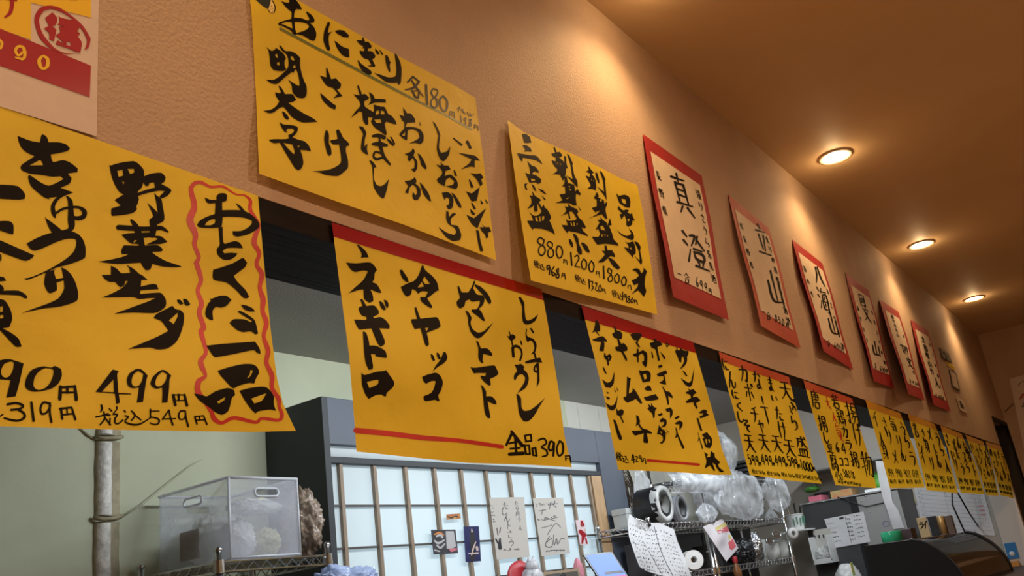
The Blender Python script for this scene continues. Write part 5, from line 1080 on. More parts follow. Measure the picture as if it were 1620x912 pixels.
# lucky figurine: red cushion and pale figure
fxp = P(838, 905, 1.55)
t = thing('figurine', 'pale figurine leaning on a red cushion under the autograph boards', 'figurine', (fxp.x, 1.55, SZ))
bm = bmesh.new(); blob(bm, (fxp.x - .005, 1.60, SZ + .075), (.105, .03, .085), .08, 2, 3, 4, SZ + .001); obj('red_cushion', bm, mat('red_cloth', (.42, .02, .03), .5), t, True)
bm = bmesh.new(); blob(bm, (fxp.x + .012, 1.545, SZ + .065), (.062, .045, .07), .15, 3, 8, 4, SZ + .001); blob(bm, (fxp.x + .008, 1.54, SZ + .125), (.034, .032, .036), .08, 2, 4, 4)
for dx in (-.016, .018): lathe(bm, [(.011, 0), (.006, .012), (0, .022)], (fxp.x + .008 + dx, 1.54, SZ + .152), seg=10)
obj('figure', bm, mat('grey_white_glaze', (.55, .55, .58), .4, noise_amt=.35, nscale=18), t, True)
bm = bmesh.new(); xb = P(876, 905, 1.5).x
v = [(xb - .06, 1.46, SZ + .001), (xb + .07, 1.46, SZ + .001), (xb + .06, 1.475, SZ + .085), (xb - .05, 1.47, SZ + .05)]
a = [bm.verts.new(p) for p in v]; b_ = [bm.verts.new((p[0], p[1] + .07, p[2])) for p in v]
bm.faces.new(a); bm.faces.new(b_[::-1])
for i in range(4): bm.faces.new((a[i], b_[i], b_[(i + 1) % 4], a[(i + 1) % 4]))
bmesh.ops.bevel(bm, geom=list(bm.edges), offset=.006, segments=2, affect='EDGES')
tag(obj('black_pouch', bm, M['blk']), 'black slanted pouch between the figurine and the cardboard box', 'pouch')

# ------------------------------------------------------------------ right of the alcove: racks with kitchen supplies
YR = 1.45
def rr(px, py, y=None): return P(px, py, YR if y is None else y)
ZA = 1.484; ZB = 1.205; ZC = 1.765
rackA = wire_rack('chrome wire rack holding the black bag rolls, right of the paper screen', 4.56, 5.30, YR, 1.775, [.5, ZB, ZA], 1.50)
rackB = wire_rack('tall chrome wire rack holding clear plastic bags, left of the steel cabinet', 5.36, 6.72, YR, 1.80, [.5, ZB, ZA, ZC], 2.02)
# round wire grille beside the alcove
g0 = P(990, 779, 1.95)
t = thing('round_wire_grille', 'round brown wire fan grille half hidden by the blue-grey alcove cheek', 'fan', (g0.x + .01, 1.93, g0.z))
m_br = mat('brown_metal', (.06, .04, .025), .5, metal=.3)
bm = bmesh.new()
for r_ in (.04, .07, .10, .125, .145, .16): tube(bm, [(g0.x + .01 + r_ * math.cos(a * math.pi / 20) * .95, 1.93 + .0 + r_ * .25 * math.cos(a * math.pi / 20), g0.z + r_ * math.sin(a * math.pi / 20)) for a in range(40)], .0035, 5, True)
for a in range(24):
    c_, s_ = math.cos(a * math.pi / 12), math.sin(a * math.pi / 12); tube(bm, [(g0.x + .01 + .03 * c_ * .95, 1.93 + .0075 * c_, g0.z + .03 * s_), (g0.x + .01 + .16 * c_ * .95, 1.93 + .04 * c_, g0.z + .16 * s_)], .0022, 4)
obj('grille', bm, m_br, t); bm = bmesh.new(); lathe(bm, [(0, .02), (.10, .02), (.13, .05), (.12, .09), (0, .10)], (g0.x + .02, 1.95, g0.z), 'Y', 24)
for v_ in bm.verts: v_.co.x = g0.x + .02 + (v_.co.x - g0.x - .02) * .62
obj('wall_arm', (lambda b_: (tube(b_, [(g0.x + .02, 2.0, g0.z), (g0.x + .02, Y_BACK, g0.z)], .02), b_)[1])(bmesh.new()), m_br, t); obj('fan_body', bm, mat('dark_brown_metal', (.05, .04, .03), .5), t, True)
# two black rolls in film
def roll(name, label, x, y, z, r_, L, hollow, band):
    t = thing(name, label, 'bag roll', (x, y, z))
    axx = (Vector((1, 0, 0)), Vector((0, 0, 1)), Vector((.12, .99, 0)))   # lies on its side, end face turned to the room
    bm = bmesh.new(); lathe(bm, [(r_ * .55, .0), (r_ * .97, .0), (r_, .006), (r_ * 1.01, L * .5), (r_, L - .006), (r_ * .97, L), (0, L)], (x, y, z + r_), axx, 32); obj('roll', bm, M['blk'], t, True)
    bm = bmesh.new(); lathe(bm, [(r_ * 1.005, L * .25), (r_ * 1.01, .0), (r_ * .92, -.008), (r_ * .74, -.004), (r_ * .66, .02), (r_ * .62, .06)], (x, y, z + r_), axx, 32)
    for v_ in bm.verts: v_.co += Vector((.010 * noise.noise(v_.co * 25), .006 * noise.noise(v_.co * 35), .004 * noise.noise(v_.co * 30)))
    obj('film_end', bm, M['whitebag'] if hollow else M['clearbag'], t, True)
    if band: bm = bmesh.new(); lathe(bm, [(r_ * 1.015, L * .04), (r_ * 1.03, L * .05), (r_ * 1.03, L * .30), (r_ * 1.015, L * .31)], (x, y, z + r_), axx, 32); obj('label_band', bm, mat('pale_label', (.42, .44, .50), .35), t, True)
    return t
pA = rr(1058, 806); roll('bag_roll', 'large black roll with a white hollow end on the rack', pA.x + .025, YR + .03, ZA + .006, .105, .17, True, False)
pB = rr(1098, 806); roll('bag_roll', 'black roll with a pale label band beside the large black roll', pB.x - .055, YR + .05, ZA + .006, .080, .15, False, True)
x0, x1, z0, z1 = rect(1004, 803, 1027, 829, 1.62)
bm = bmesh.new(); box(bm, max(x0, 4.62), 1.672, ZA + .001, max(x0, 4.62) + .13, 1.765, z1, .003); box(bm, max(x0, 4.62) - .004, 1.669, z1 - .03, max(x0, 4.62) + .134, 1.768, z1 + .004, .002)
tag(obj('lidded_box', bm, mat('pale_grey_box', (.50, .52, .52), .5)), 'pale grey lidded box left of the black bag rolls', 'box')
# clear bags and trays heaped behind and above
BG = 'clear plastic bags of take-out ware on the racks'
def bg(label, px, py, y, sx, sy, sz, m, seed, base=None, name='plastic_bag', **kw):
    p = rr(px, py, y); return bagthing(name, label, 'plastic bag', (p.x, y, p.z), (sx, sy, sz), m, seed, base=base, group=BG, **kw)
def fb(label, px, py, y, sx, sy, sz, seed, base=None, folds=9, tie=0.0, m=None, amp=.07):
    p = rr(px, py, y); bm = bmesh.new(); film_bag(bm, (p.x, y, p.z), (sx, sy, sz), seed, folds, amp, base, tie)
    return tag(obj('plastic_bag', bm, m or M['clearbag'], None, True), label, 'plastic bag', BG)
fb('bulging clear bag, biggest on the racks, below the tempura sheet', 1172, 784, 1.375, .40, .055, .150, 13, None, 17)
fb('round clear bag with a pointed tail under the corner of the tempura sheet', 1229, 782, 1.375, .20, .055, .125, 14, None, 11, 0)
fb('crumpled clear bag drooping over the rack front right of the black rolls', 1118, 812, 1.405, .13, .022, .055, 15, None, 15, 0, amp=.12)
fb('small clear bag standing between the cups and the white tub', 1221, 822, 1.48, .045, .042, .075, 16, ZA + .002, 7, .6)
fb('flat clear bag at the left end above the black rolls', 1018, 778, 1.74, .10, .02, .15, 12, None, 9)
fb('clear bag on the upper rack tier between two hanging sheets', 1140, 716, 1.62, .17, .10, .15, 17, ZC + .002, 13, .5)
fb('clear bag on the upper rack tier behind the tempura sheet', 1228, 735, 1.62, .15, .10, .12, 18, ZC + .002, 13)
fb('clear bag with a dark label between the black rolls and the biggest bag', 1117, 790, 1.56, .16, .05, .09, 23, ZA + .003, 11)
# long bag of nested trays, ridged on its front
p0, p1 = rr(1062, 748, 1.40), rr(1136, 780, 1.40)
bm = bmesh.new(); nx_ = 120
for (z0_, z1_) in ((p1.z, p0.z),):
    rows = []
    for j in range(13):
        v_ = j / 12; z = z0_ + (z1_ - z0_) * v_
        rows.append([bm.verts.new((p0.x + (p1.x - p0.x) * i / nx_, 1.365 + .006 * math.sin(i * 1.57) - .030 * math.sin(math.pi * v_) + .008 * noise.noise(Vector((i * .1, j * .3, 2))), z + .012 * noise.noise(Vector((i * .06, v_ * 2, 7))))) for i in range(nx_ + 1)])
    rows += [[bm.verts.new((v.co.x, v.co.y + .06, v.co.z)) for v in r_] for r_ in reversed(rows)]
    for a, b_ in zip(rows, rows[1:] + rows[:1]):
        for i in range(nx_): bm.faces.new((a[i], a[i + 1], b_[i + 1], b_[i]))
tag(obj('plastic_bag', bm, M['clearbag'], None, True), 'long clear bag of nested ridged trays above the black rolls', 'plastic bag', BG)
# dark backing added to darken the view behind the racks, pans and trays on the lower shelf
bm = bmesh.new(); box(bm, 5.12, 1.84, 0, 7.02, 2.14, 1.47, .004); box(bm, 5.14, 1.832, .05, 6.06, 1.84, 1.45, .003); box(bm, 6.08, 1.832, .05, 7.00, 1.84, 1.45, .003)
tag(obj('dark_backing', bm, M['blk']), 'low black backing block added behind the chrome racks', 'backing')
for i, (x_, r_, h_) in enumerate(((5.485, .10, .11), (5.72, .09, .14))):
    t = thing('black_pan', ('left' if i == 0 else 'right') + ' of two dark pans at the back of the lower rack shelf', 'pan', (x_, 1.66, ZB))
    bm = bmesh.new(); lathe(bm, [(0, .001), (r_ * .92, .001), (r_, .01), (r_, h_), (r_ + .006, h_ + .002), (r_ - .004, h_), (r_ - .006, .012), (0, .008)], (x_, 1.66, ZB), seg=32); obj('body', bm, M['darksteel'], t, True)
    bm = bmesh.new(); tube(bm, [(x_ - r_ * .3, 1.66 - r_, ZB + h_ - .02), (x_ - r_ * .3, 1.66 - r_ - .03, ZB + h_ - .01), (x_ + r_ * .3, 1.66 - r_ - .03, ZB + h_ - .01), (x_ + r_ * .3, 1.66 - r_, ZB + h_ - .02)], .006, 6); obj('handle', bm, M['chrome'], t, True)
# dark tray stack on upper tier
x0, x1, z0, z1 = rect(1168, 700, 1200, 750, 1.66); z0 = ZC + .002; z1 = ZC + .19
t = thing('tray_stack', 'stack of dark slatted trays behind the clear bags between the sheets', 'tray stack', ((x0 + x1) / 2, 1.7, z0))
for i in range(6):
    z = z0 + (z1 - z0) * i / 6; bm = bmesh.new(); box(bm, x0, 1.62, z, x1, 1.79, z + (z1 - z0) / 9, .002); obj('tray', bm, M['darksteel'] if i % 2 else M['blk'], t)
# cups
def cups(label, px, py, y, r_, h, n, m):
    p = rr(px, py, y); zb_ = ZA + .001
    t = thing('cup_stack', label, 'cup stack', (p.x, y, zb_), 'plastic cup stacks')
    for i in range(n):
        bm = bmesh.new(); z = zb_ + i * h * .16; lathe(bm, [(0, .001), (r_ * .7, .001), (r_, h), (r_ * 1.07, h), (r_ * 1.07, h + .004), (r_ * .98, h + .003), (r_ * .68, .004)], (p.x, y, z), seg=24); obj('cup', bm, m, t, True)
cups('stack of frosted cups below the round clear bag', 1204, 815, 1.60, .045, .10, 3, M['whitebag'])
# white tub with utensils
# note sheets hung from the rack edge
class Sh2(Sheet):
    pass
s = Sheet((996, 813), (1066, 838), (1098, 925), (1025, 905), y=YR - .03, base=.004, lift=.01, amp=.008, seed=2.2, freq=.8)
s.edge('l', (993, 828), (995, 850), (1005, 880), (1012, 898)).edge('r', (1072, 858), (1084, 885)).edge('t', (1003, 820), (1020, 828), (1044, 828))
t = thing('note_sheet', 'large white sheet of handwritten notes clipped to the rack', 'note sheet', s.proj(1045, 870)); obj('paper_sheet', s.grid(20, 24), M['white'], t, True)
k = Ink(s); rng = random.Random(9)
for col in range(3):
    for row in range(11):
        for j in range(5):
            q_ = s.uv(.07 + col * .31 + j * .052, .13 + row * .075); k.stroke([(q_.x + rng.uniform(-1.6, 1.6), q_.y + rng.uniform(-1.8, 1.8), .75) for _ in range(3)])
a, b_ = s.uv(.56, .05), s.uv(.58, 1); k.stroke([(a.x, a.y, .8), (s.uv(.57, .5).x, s.uv(.57, .5).y, .8), (b_.x, b_.y, .8)]); a, b_ = s.uv(.30, .35), s.uv(.36, .95); k.stroke([(a.x, a.y, .5), (b_.x, b_.y, .5)])
k.build('pen_writing', M['pen'], t)
bm = bmesh.new()
for i in range(6):
    c_ = s.proj(1006 + i * 2.6, 826 + .9 * i, .004); tube(bm, [(c_.x + .004 * math.sin(j), c_.y + .012 * math.cos(j * math.pi / 7), c_.z + .022 * math.sin(j * math.pi / 7)) for j in range(14)], .0018, 5, True)
tag(obj('wire_coil', bm, M['chrome'], None, True), 'loose silver wire coil hooked over the top of the note sheet', 'coil')
bm = bmesh.new(); lathe(bm, [(0, .0), (.011, .0), (.012, .004), (.009, .012), (0, .013)], s.proj(1026, 831, .002), (Vector((1, 0, 0)), Vector((0, 0, 1)), Vector((0, -1, 0))), 16); tag(obj('magnet', bm, M['blk'], None, True), 'round black magnet at the top of the note sheet', 'magnet')
# colourful snack packet
s = Sheet((1112, 834), (1143, 821), (1168, 868), (1149, 889), y=YR - .035, base=.003, lift=.004, amp=.005, seed=5.2)
t = thing('snack_packet', 'white and pink snack packet hanging tilted from the rack edge', 'packet', s.proj(1140, 855)); obj('packet_front', s.grid(14, 18), mat('packet_film', (.75, .70, .74), .18, bump=.3, bscale=25), t, True)
k = Ink(s, .0006); k.trace(980, 800, 8.142, 'P 1255,330 1380,270 1420,330 1360,350 1280,370;P 1400,480 1460,430 1505,530 1450,580 1420,560'); k.build('pink_print', mat('pink_film', (.60, .12, .14), .25), t)
k = Ink(s, .0005); k.trace(980, 800, 8.142, 'P 1230,290 1365,215 1385,265 1260,325 1240,330;P 1400,390 1420,370 1450,425 1410,460'); k.build('yellow_print', mat('pale_yellow_film', (.62, .52, .20), .25), t)
bm = bmesh.new(); c_ = s.proj(1128, 826, .004); lathe(bm, [(0, 0), (.009, 0), (.008, .01), (0, .011)], c_, (Vector((1, 0, 0)), Vector((0, 0, 1)), Vector((0, -1, 0))), 12); obj('clip', bm, M['blk'], t, True)
# things on the lower shelf of rack A
p = rr(1088, 884, 1.52); t = thing('paper_roll', 'white paper roll lying end-on below the black bag rolls', 'paper roll', (p.x, 1.52, ZB))
bm = bmesh.new(); axx = (Vector((-.6, .8, 0)), Vector((0, 0, 1)), Vector((.8, .6, 0))); lathe(bm, [(.017, -.14), (.017, .0), (.020, -.002), (.052, -.002), (.055, -.004), (.055, -.15), (.02, -.152), (.017, -.14)], (p.x + .01, 1.52, ZB + .057), axx, 40); obj('roll', bm, mat('white_tissue', (.78, .76, .74), .8), t)
bm = bmesh.new(); box(bm, 5.15, 1.56, ZB + .001, 5.27, 1.70, ZB + .10, .003); t = tag(obj('snack_box', bm, mat('yellow_red_box', (.55, .38, .10), .5, col2=(.50, .10, .05), nscale=18)), 'yellow and red carton behind the paper roll', 'box')
bm = bmesh.new(); box(bm, 4.64, 1.62, ZB + .135, 5.26, 1.76, ZA - .06, .004); 
bm.free(); bm = bmesh.new(); box(bm, 4.80, 1.60, ZB + .001, 5.14, 1.76, ZB + .19, .004); t = tag(obj('dark_carton', bm, mat('dark_carton', (.05, .045, .05), .6)), 'dark carton with a red and yellow stripe under the black rolls', 'box')
bm = bmesh.new(); box(bm, 4.82, 1.5975, ZB + .12, 5.12, 1.5995, ZB + .17); obj('stripe', bm, mat('red_olive_stripe', (.28, .20, .06), .5, col2=(.40, .07, .04), nscale=12), t)
# rack B lower: foil, black bag, white box, cups, strainers
p = rr(1178, 880, 1.52); bagthing('black_bag', 'black plastic bag beside the crumpled foil on the lower rack shelf', 'plastic bag', (p.x - .02, 1.54, ZB + .075), (.16, .09, .085), mat('black_film', (.015, .015, .018), .25, bump=.4), 21, .2, 3, .3, ZB + .002)
p = rr(1197, 868, 1.48); bagthing('foil', 'crumpled silver foil on the black plastic bag', 'foil', (p.x, 1.475, ZB + .085), (.075, .028, .10), mat('foil', (.75, .76, .80), .18, metal=1, bump=.8, bscale=30), 22, .3, 4, .45, ZB + .002)
bm = bmesh.new(); p = rr(1211, 873, 1.50); box(bm, p.x - .03, 1.50, ZB + .001, p.x + .045, 1.58, ZB + .14, .003); tag(obj('white_carton', bm, mat('pale_carton', (.48, .48, .46), .6)), 'small pale carton right of the silver foil', 'box')
for i, px in enumerate((1222, 1241)):
    p = rr(px, 900, 1.50); t = thing('plastic_cup', ('left' if i == 0 else 'right') + ' one of two frosted cups below the wire strainers', 'cup', (p.x, 1.50, ZB), 'frosted cups on the lower shelf')
    bm = bmesh.new(); lathe(bm, [(0, .001), (.042, .001), (.05, .05), (.052, .105), (.055, .107), (.05, .108), (.047, .05), (.04, .005)], (p.x, 1.47 + .02 * i, ZB + .001), seg=28); obj('cup', bm, M['whitebag'], t, True)
for i, (px, py, r_) in enumerate(((1235, 846, .075), (1222, 856, .06))):
    p = rr(px, py, 1.40); t = thing('wire_strainer', ('larger' if i == 0 else 'smaller') + ' round wire strainer hanging on the rack front', 'strainer', p)
    bm = bmesh.new(); tube(bm, [(p.x + r_ * math.cos(a * math.pi / 14), 1.43 - .012 * i + .01 * math.sin(a * math.pi / 14), p.z + r_ * .45 * math.sin(a * math.pi / 14)) for a in range(28)], .004, 6, True); obj('rim', bm, M['chrome'], t, True)
    bm = bmesh.new()
    for j in range(-4, 5):
        h_ = math.sqrt(max(0, 1 - (j / 5) ** 2)); tube(bm, [(p.x + r_ * j / 5, 1.43 - .012 * i, p.z - r_ * .45 * h_), (p.x + r_ * j / 5, 1.425 - .012 * i, p.z + r_ * .45 * h_)], .0012, 4)
        tube(bm, [(p.x - r_ * h_, 1.43 - .012 * i, p.z + r_ * .45 * j / 5), (p.x + r_ * h_, 1.43 - .012 * i, p.z + r_ * .45 * j / 5)], .0012, 4)
    obj('mesh', bm, M['chrome'], t)
    bm = bmesh.new(); tube(bm, [(p.x + r_, 1.43 - .012 * i, p.z), (p.x + r_ + .22, 1.425 - .012 * i, p.z + .02 - .03 * i)], .005, 6); obj('handle', bm, M['chrome'], t)
p = rr(1250, 845, 1.40); t = thing('tape_roll', 'white roll of tape among the strainers', 'tape roll', p)
bm = bmesh.new(); lathe(bm, [(.018, 0), (.04, 0), (.04, .03), (.018, .03), (.018, 0)], (p.x + .02, 1.38, p.z), (Vector((.8, -.6, 0)), Vector((0, 0, 1)), Vector((.6, .8, 0))), 28); obj('roll', bm, mat('white_tape', (.62, .60, .58), .5), t, True)
# red topped small bottle on the floor of the lower shelf
p = rr(1167, 905, 1.40); t = thing('sauce_bottle', 'small bottle with a red cap at the lower rack edge', 'bottle', (p.x, 1.47, ZB - .12))
bm = bmesh.new(); lathe(bm, [(0, 0), (.025, 0), (.027, .06), (.013, .10), (.013, .115)], (p.x + .03, 1.415, ZB - .10), seg=20); obj('body', bm, mat('amber', (.20, .08, .03), .25), t, True)
bm = bmesh.new(); lathe(bm, [(.016, 0), (.016, .03), (.012, .036), (0, .037)], (p.x + .03, 1.415, ZB + .012), seg=20); obj('cap', bm, M['rprint'], t, True)

# ------------------------------------------------------------------ steel cabinet with a notice, things on top
XC = 7.06
c0, c1 = PX(1268, 800, XC), PX(1419, 771, XC)
zt = (PX(1290, 795, XC).z + PX(1415, 771, XC).z) / 2
t = thing('steel_cabinet', 'dark stainless steel cabinet with a paper notice on its side', 'cabinet', (XC + .2, (c0.y + c1.y) / 2, 0))
bm = bmesh.new(); box(bm, XC, c1.y, 0, 7.50, c0.y, zt - .012, .004); obj('body', bm, M['darksteel'], t)
bm = bmesh.new(); box(bm, XC - .012, c1.y - .006, zt - .012, 7.50, c0.y + .006, zt, .003); l_ = obj('top_edge', bm, mat('bright_steel', (.70, .70, .70), .25, metal=.9), t); l_['label'] = 'bright steel top edge'
ya, yb2 = PX(1357, 800, XC).y, PX(1345, 800, XC).y
bm = bmesh.new(); box(bm, XC - .003, ya, .6, XC - .0002, yb2, zt - .02); obj('door_gap', bm, M['blk'], t)
bm = bmesh.new(); box(bm, XC - .006, c1.y + .002, .6, XC - .0002, ya - .004, zt - .02, .002); o2 = obj('side_panel', bm, mat('light_steel', (.36, .36, .35), .45, metal=.5), t); o2['label'] = 'lighter steel panel with bolts'
for px, py in ((1369, 786), (1363, 793), (1377, 811)):
    p = PX(px, py, XC - .006); bm = bmesh.new(); lathe(bm, [(.006, 0), (.005, .003), (0, .004)], p, (Vector((0, 1, 0)), Vector((0, 0, 1)), Vector((-1, 0, 0))), 12); obj('bolt', bm, M['chrome'], o2, True)
p = PX(1402, 829, XC - .007); bm = bmesh.new(); tube(bm, [(XC - .008, p.y + .024 * math.cos(a * math.pi / 12), p.z + .018 * math.sin(a * math.pi / 12)) for a in range(24)], .0016, 5, True); obj('round_badge', bm, mat('blue_badge', (.12, .18, .42), .4), o2)
bm = bmesh.new(); tube(bm, [PX(1325, 787, XC - .012), PX(1345, 795, XC - .012), PX(1370, 802, XC - .014), PX(1398, 796, XC - .012)], .004, 6); tag(obj('thin_cable', bm, M['blk'], None, True), 'thin dark cable drooping across the steel cabinet', 'cable')
class PlaneX:
    def __init__(s, x): s.x = x
    def proj(s, px, py, e=0.0): return PX(px, py, s.x - e)
def sheet_x(name, label, cat, px, x, m):
    bm = bmesh.new(); f = [bm.verts.new(PX(a, b, x)) for a, b in px]; g = [bm.verts.new(PX(a, b, x) + Vector((.0012, 0, 0))) for a, b in px]
    bm.faces.new(f); bm.faces.new(g[::-1])
    for i in range(4): bm.faces.new((f[i], f[(i + 1) % 4], g[(i + 1) % 4], g[i]))
    return tag(obj(name, bm, m), label, cat)
o = sheet_x('notice_sheet', 'white notice with two columns of notes on the steel cabinet', 'notice', [(1304, 822), (1366, 810), (1377, 858), (1319, 868)], XC - .0105, M['white'])
k = Ink(PlaneX(XC - .0105), .0005); rng = random.Random(3)
for i in range(5): scrib(k, 1309 + i * 2.4, 830 + i * 7, 1320 + i * 3, 828 + i * 7, 4, .7, 2.2)
for i in range(6): scrib(k, 1338 + i * 1.6, 822 + i * 6.5, 1346 + i * 1.8, 821 + i * 6.5, 4, .9, 2.6); scrib(k, 1351 + i * 1.4, 817 + i * 6.5, 1362 + i * 1.8, 815 + i * 6.5, 4, .7, 2.6)
k.stroke([(1329, 821, 3.5), (1333, 820, 3.5)]); k.stroke([(1337, 818, .6), (1347, 860, .6)]); k.build('pen_writing', M['pen'], o)
# white wall box with tissue left of the notice
q0, q1 = PX(1272, 838, 6.86), PX(1316, 895, 6.86)
t = thing('tissue_tray', 'white wall tray with a clear tissue pack left of the notice', 'tray', (6.90, (q0.y + q1.y) / 2, q1.z))
bm = bmesh.new(); ya, yb3 = q1.y, q0.y; za, zb3 = PX(1300, 893, 6.86).z, PX(1290, 838, 6.86).z
box(bm, 7.045, ya, za, XC - .001, yb3, zb3, .002); obj('back_plate', bm, mat('cream_plastic', (.52, .50, .46), .5), t)
bm = bmesh.new(); box(bm, 6.90, ya, za, 7.045, yb3, za + .012, .002); box(bm, 6.90, ya, za + .012, 6.908, yb3, za + .035, .002); box(bm, 6.90, ya, za + .012, 7.045, ya + .008, zb3 - .05, .002); box(bm, 6.90, yb3 - .008, za + .012, 7.045, yb3, zb3 - .05, .002); obj('tray', bm, M['wplastic'], t)
bm = bmesh.new()
for i in range(3): p = PX(1289 + i * 7, 850 - i * .5, 7.044); tube(bm, [(7.043, p.y, p.z - .012), (7.043, p.y, p.z + .012)], .005, 6)
obj('dark_slots', bm, M['blk'], t)
bagthing('tissue_pack', 'crumpled clear tissue pack lying in the white wall tray', 'tissue pack', (6.97, (ya + yb3) / 2, za + .06), (.05, .07, .055), M['whitebag'], 31, .2, 3, .35, za + .0125)
bm = bmesh.new(); box(bm, 6.88, yb3 - .02, zb3 + .004, XC - .002, yb3 + .24, zb3 + .016, .002); tag(obj('wall_ledge', bm, M['wplastic']), 'white ledge above the tissue tray', 'ledge')
p = PX(1258, 825, 6.965); TX, TY, TZ = 6.965, p.y, zb3 + .0165
t = thing('utensil_tub', 'white tub with green marks holding utensils on the white ledge', 'tub', (TX, TY, TZ))
bm = bmesh.new(); lathe(bm, [(0, .001), (.056, .001), (.066, .11), (.070, .112), (.070, .118), (.063, .118), (.054, .006)], (TX, TY, TZ), seg=24); obj('tub', bm, M['wplastic'], t)
bm = bmesh.new()
for k_ in range(6):
    an = math.radians(190 + 22 * k_); c_, s_ = math.cos(an), math.sin(an); tube(bm, [(TX + c_ * (.0615 + .01 * v), TY + s_ * (.0615 + .01 * v), TZ + .03 + .055 * v + .012 * (k_ % 2)) for v in (0, .5, 1)], .0045, 6)
obj('green_marks', bm, mat('green_mark', (.08, .25, .16), .5), t)
for i, (dx, hh) in enumerate(((-.02, .24), (.01, .20), (.03, .17))):
    bm = bmesh.new(); tube(bm, [(TX + dx * .5, TY - dx, TZ + .012), (TX + dx * .5, TY - dx * 1.9, TZ + hh)], .007, 6); u_ = obj('utensil', bm, M['blk'] if i else M['chrome'], t)
# on top of the cabinet
def topbox(name, label, cat, px, py, h, wy, m, x=7.12, dx=.2, grp=None):
    p = PX(px, py, x); bm = bmesh.new(); box(bm, x, p.y - wy / 2, zt + .001, x + dx, p.y + wy / 2, zt + h, .004); return tag(obj(name, bm, m), label, cat, grp)
m_gr = mat('green_pack', (.10, .36, .06), .4, noise_amt=.3, nscale=15); m_pk = mat('pink_pack', (.62, .16, .22), .4); m_mix = mat('mixed_pack', (.45, .48, .20), .45, col2=(.55, .14, .06), nscale=14)
p = PX(1277, 758, 7.10); bm = bmesh.new(); tube(bm, [p + Vector((0, .09, -.01)), p, p + Vector((0, -.08, .015))], [.016, .026, .018], 10); 
bm.free()
topbox('colour_pack', 'olive and red packet on the steel cabinet under the fried food sheet', 'packet', 1330, 780, .055, .16, m_mix)
topbox('pink_pack', 'pink packet at the far end of the steel cabinet top', 'packet', 1288, 785, .045, .10, m_pk)
topbox('dark_case', 'dark case lying on the far end of the steel cabinet', 'case', 1298, 775, .075, .12, M['blk'], x=7.33, dx=.15)
p = PX(1281, 752, 7.2)
wsh = bmesh.new(); box(wsh, 7.10, c1.y - .02, 1.80, 7.50, c0.y + .02, 1.812, .002); box(wsh, 7.46, c1.y, 1.70, 7.49, c1.y + .02, 1.80); box(wsh, 7.46, c0.y - .02, 1.70, 7.49, c0.y, 1.80); tag(obj('wall_shelf', wsh, M['steel']), 'steel wall shelf above the cabinet, behind the sheets', 'shelf')
def pack(label, px, py, s_, m, seed): p = PX(px, py, 7.28); return bagthing('green_bag', label, 'packet', (7.28, p.y, zt + s_[2] * .9), s_, m, seed, .15, 3, .15, zt + .001)
bagthing('green_bag', 'green packet left of the fried food sheet', 'packet', (7.26, PX(1280, 755, 7.26).y, zt + .105), (.08, .06, .025), m_gr, 41, .1, 3, .1)
bagthing('green_bag', 'bright green packet right of the fried food sheet', 'packet', (7.30, PX(1388, 750, 7.30).y, zt + .075), (.06, .05, .075), mat('bright_green', (.16, .55, .08), .45), 42, .12, 3, .1, zt + .001)
bm = bmesh.new(); py_ = PX(1384, 768, 7.2).y; box(bm, 7.10, py_ - .09, zt + .001, 7.24, py_ + .06, zt + .022, .003); tag(obj('white_carton', bm, mat('white_carton', (.80, .82, .84), .4)), 'flat white carton at the near end of the steel cabinet top', 'box')
# hanging white paper strips right of the cabinet
def strip_x(name, label, px, x, m, cat='paper'):
    n = len(px) // 2; bm = bmesh.new(); L = px[:n]; R_ = px[n:]; rows = []
    for i, (a, b_) in enumerate(zip(L, R_)):
        d = .01 * math.sin(i * 1.7); rows.append([bm.verts.new(PX(*a, x + d)), bm.verts.new(PX((a[0] + b_[0]) / 2, (a[1] + b_[1]) / 2, x + d - .006)), bm.verts.new(PX(*b_, x + d))])
    for r0, r1 in zip(rows[:-1], rows[1:]):
        for j in range(2): bm.faces.new((r0[j], r0[j + 1], r1[j + 1], r1[j]))
    return tag(obj(name, bm, m, None, True), label, cat)
strip_x('paper_strip', 'long white paper strips hanging right of the steel cabinet', [(1385, 730), (1390, 760), (1397, 790), (1405, 812), (1413, 838), (1400, 730), (1406, 762), (1412, 795), (1421, 808), (1431, 836)], XC - .03, M['white'])

# ------------------------------------------------------------------ kitchen end wall: notes, calendar, cables
XW = X_JAMB - .022
o = sheet_x('pinned_note', 'pale note with a yellow mark left of the calendar', 'note', [(1424, 768), (1447, 765), (1450, 797), (1430, 801)], XW, mat('pale_note', (.52, .50, .42), .6))
k = Ink(PlaneX(XW), .0005); k.stroke([(1437, 794, 4), (1446, 793, 4)]); k.build('yellow_mark', M['yprint'], o)
sheet_x('pinned_note', 'plain pale sheet below the note with a yellow mark', 'note', [(1427, 805), (1452, 800), (1458, 846), (1438, 848)], XW, M['white'])
o = sheet_x('calendar', 'large white wall calendar with thin ruled lines', 'calendar', [(1445, 768), (1556, 778), (1575, 848), (1461, 844)], XW - .004, M['white'])
k = Ink(PlaneX(XW - .004), .0005); rng = random.Random(8)
def cal(u, v): a = Vector((1445, 768)).lerp(Vector((1556, 778)), u); b_ = Vector((1461, 844)).lerp(Vector((1575, 848)), u); return a.lerp(b_, v)
for i in range(10): a, b_ = cal(.04, .10 + i * .088), cal(.97, .10 + i * .088); k.stroke([(a.x, a.y, .12), (b_.x, b_.y, .12)])
for u in (.09, .42, .84): a, b_ = cal(u, .05), cal(u, .95); k.stroke([(a.x, a.y, .25), (b_.x, b_.y, .25)])
for i in range(7): q_ = cal(.05, .16 + i * .09); k.glyph('8901123'[i], q_.x, q_.y, 3, 4, .8)
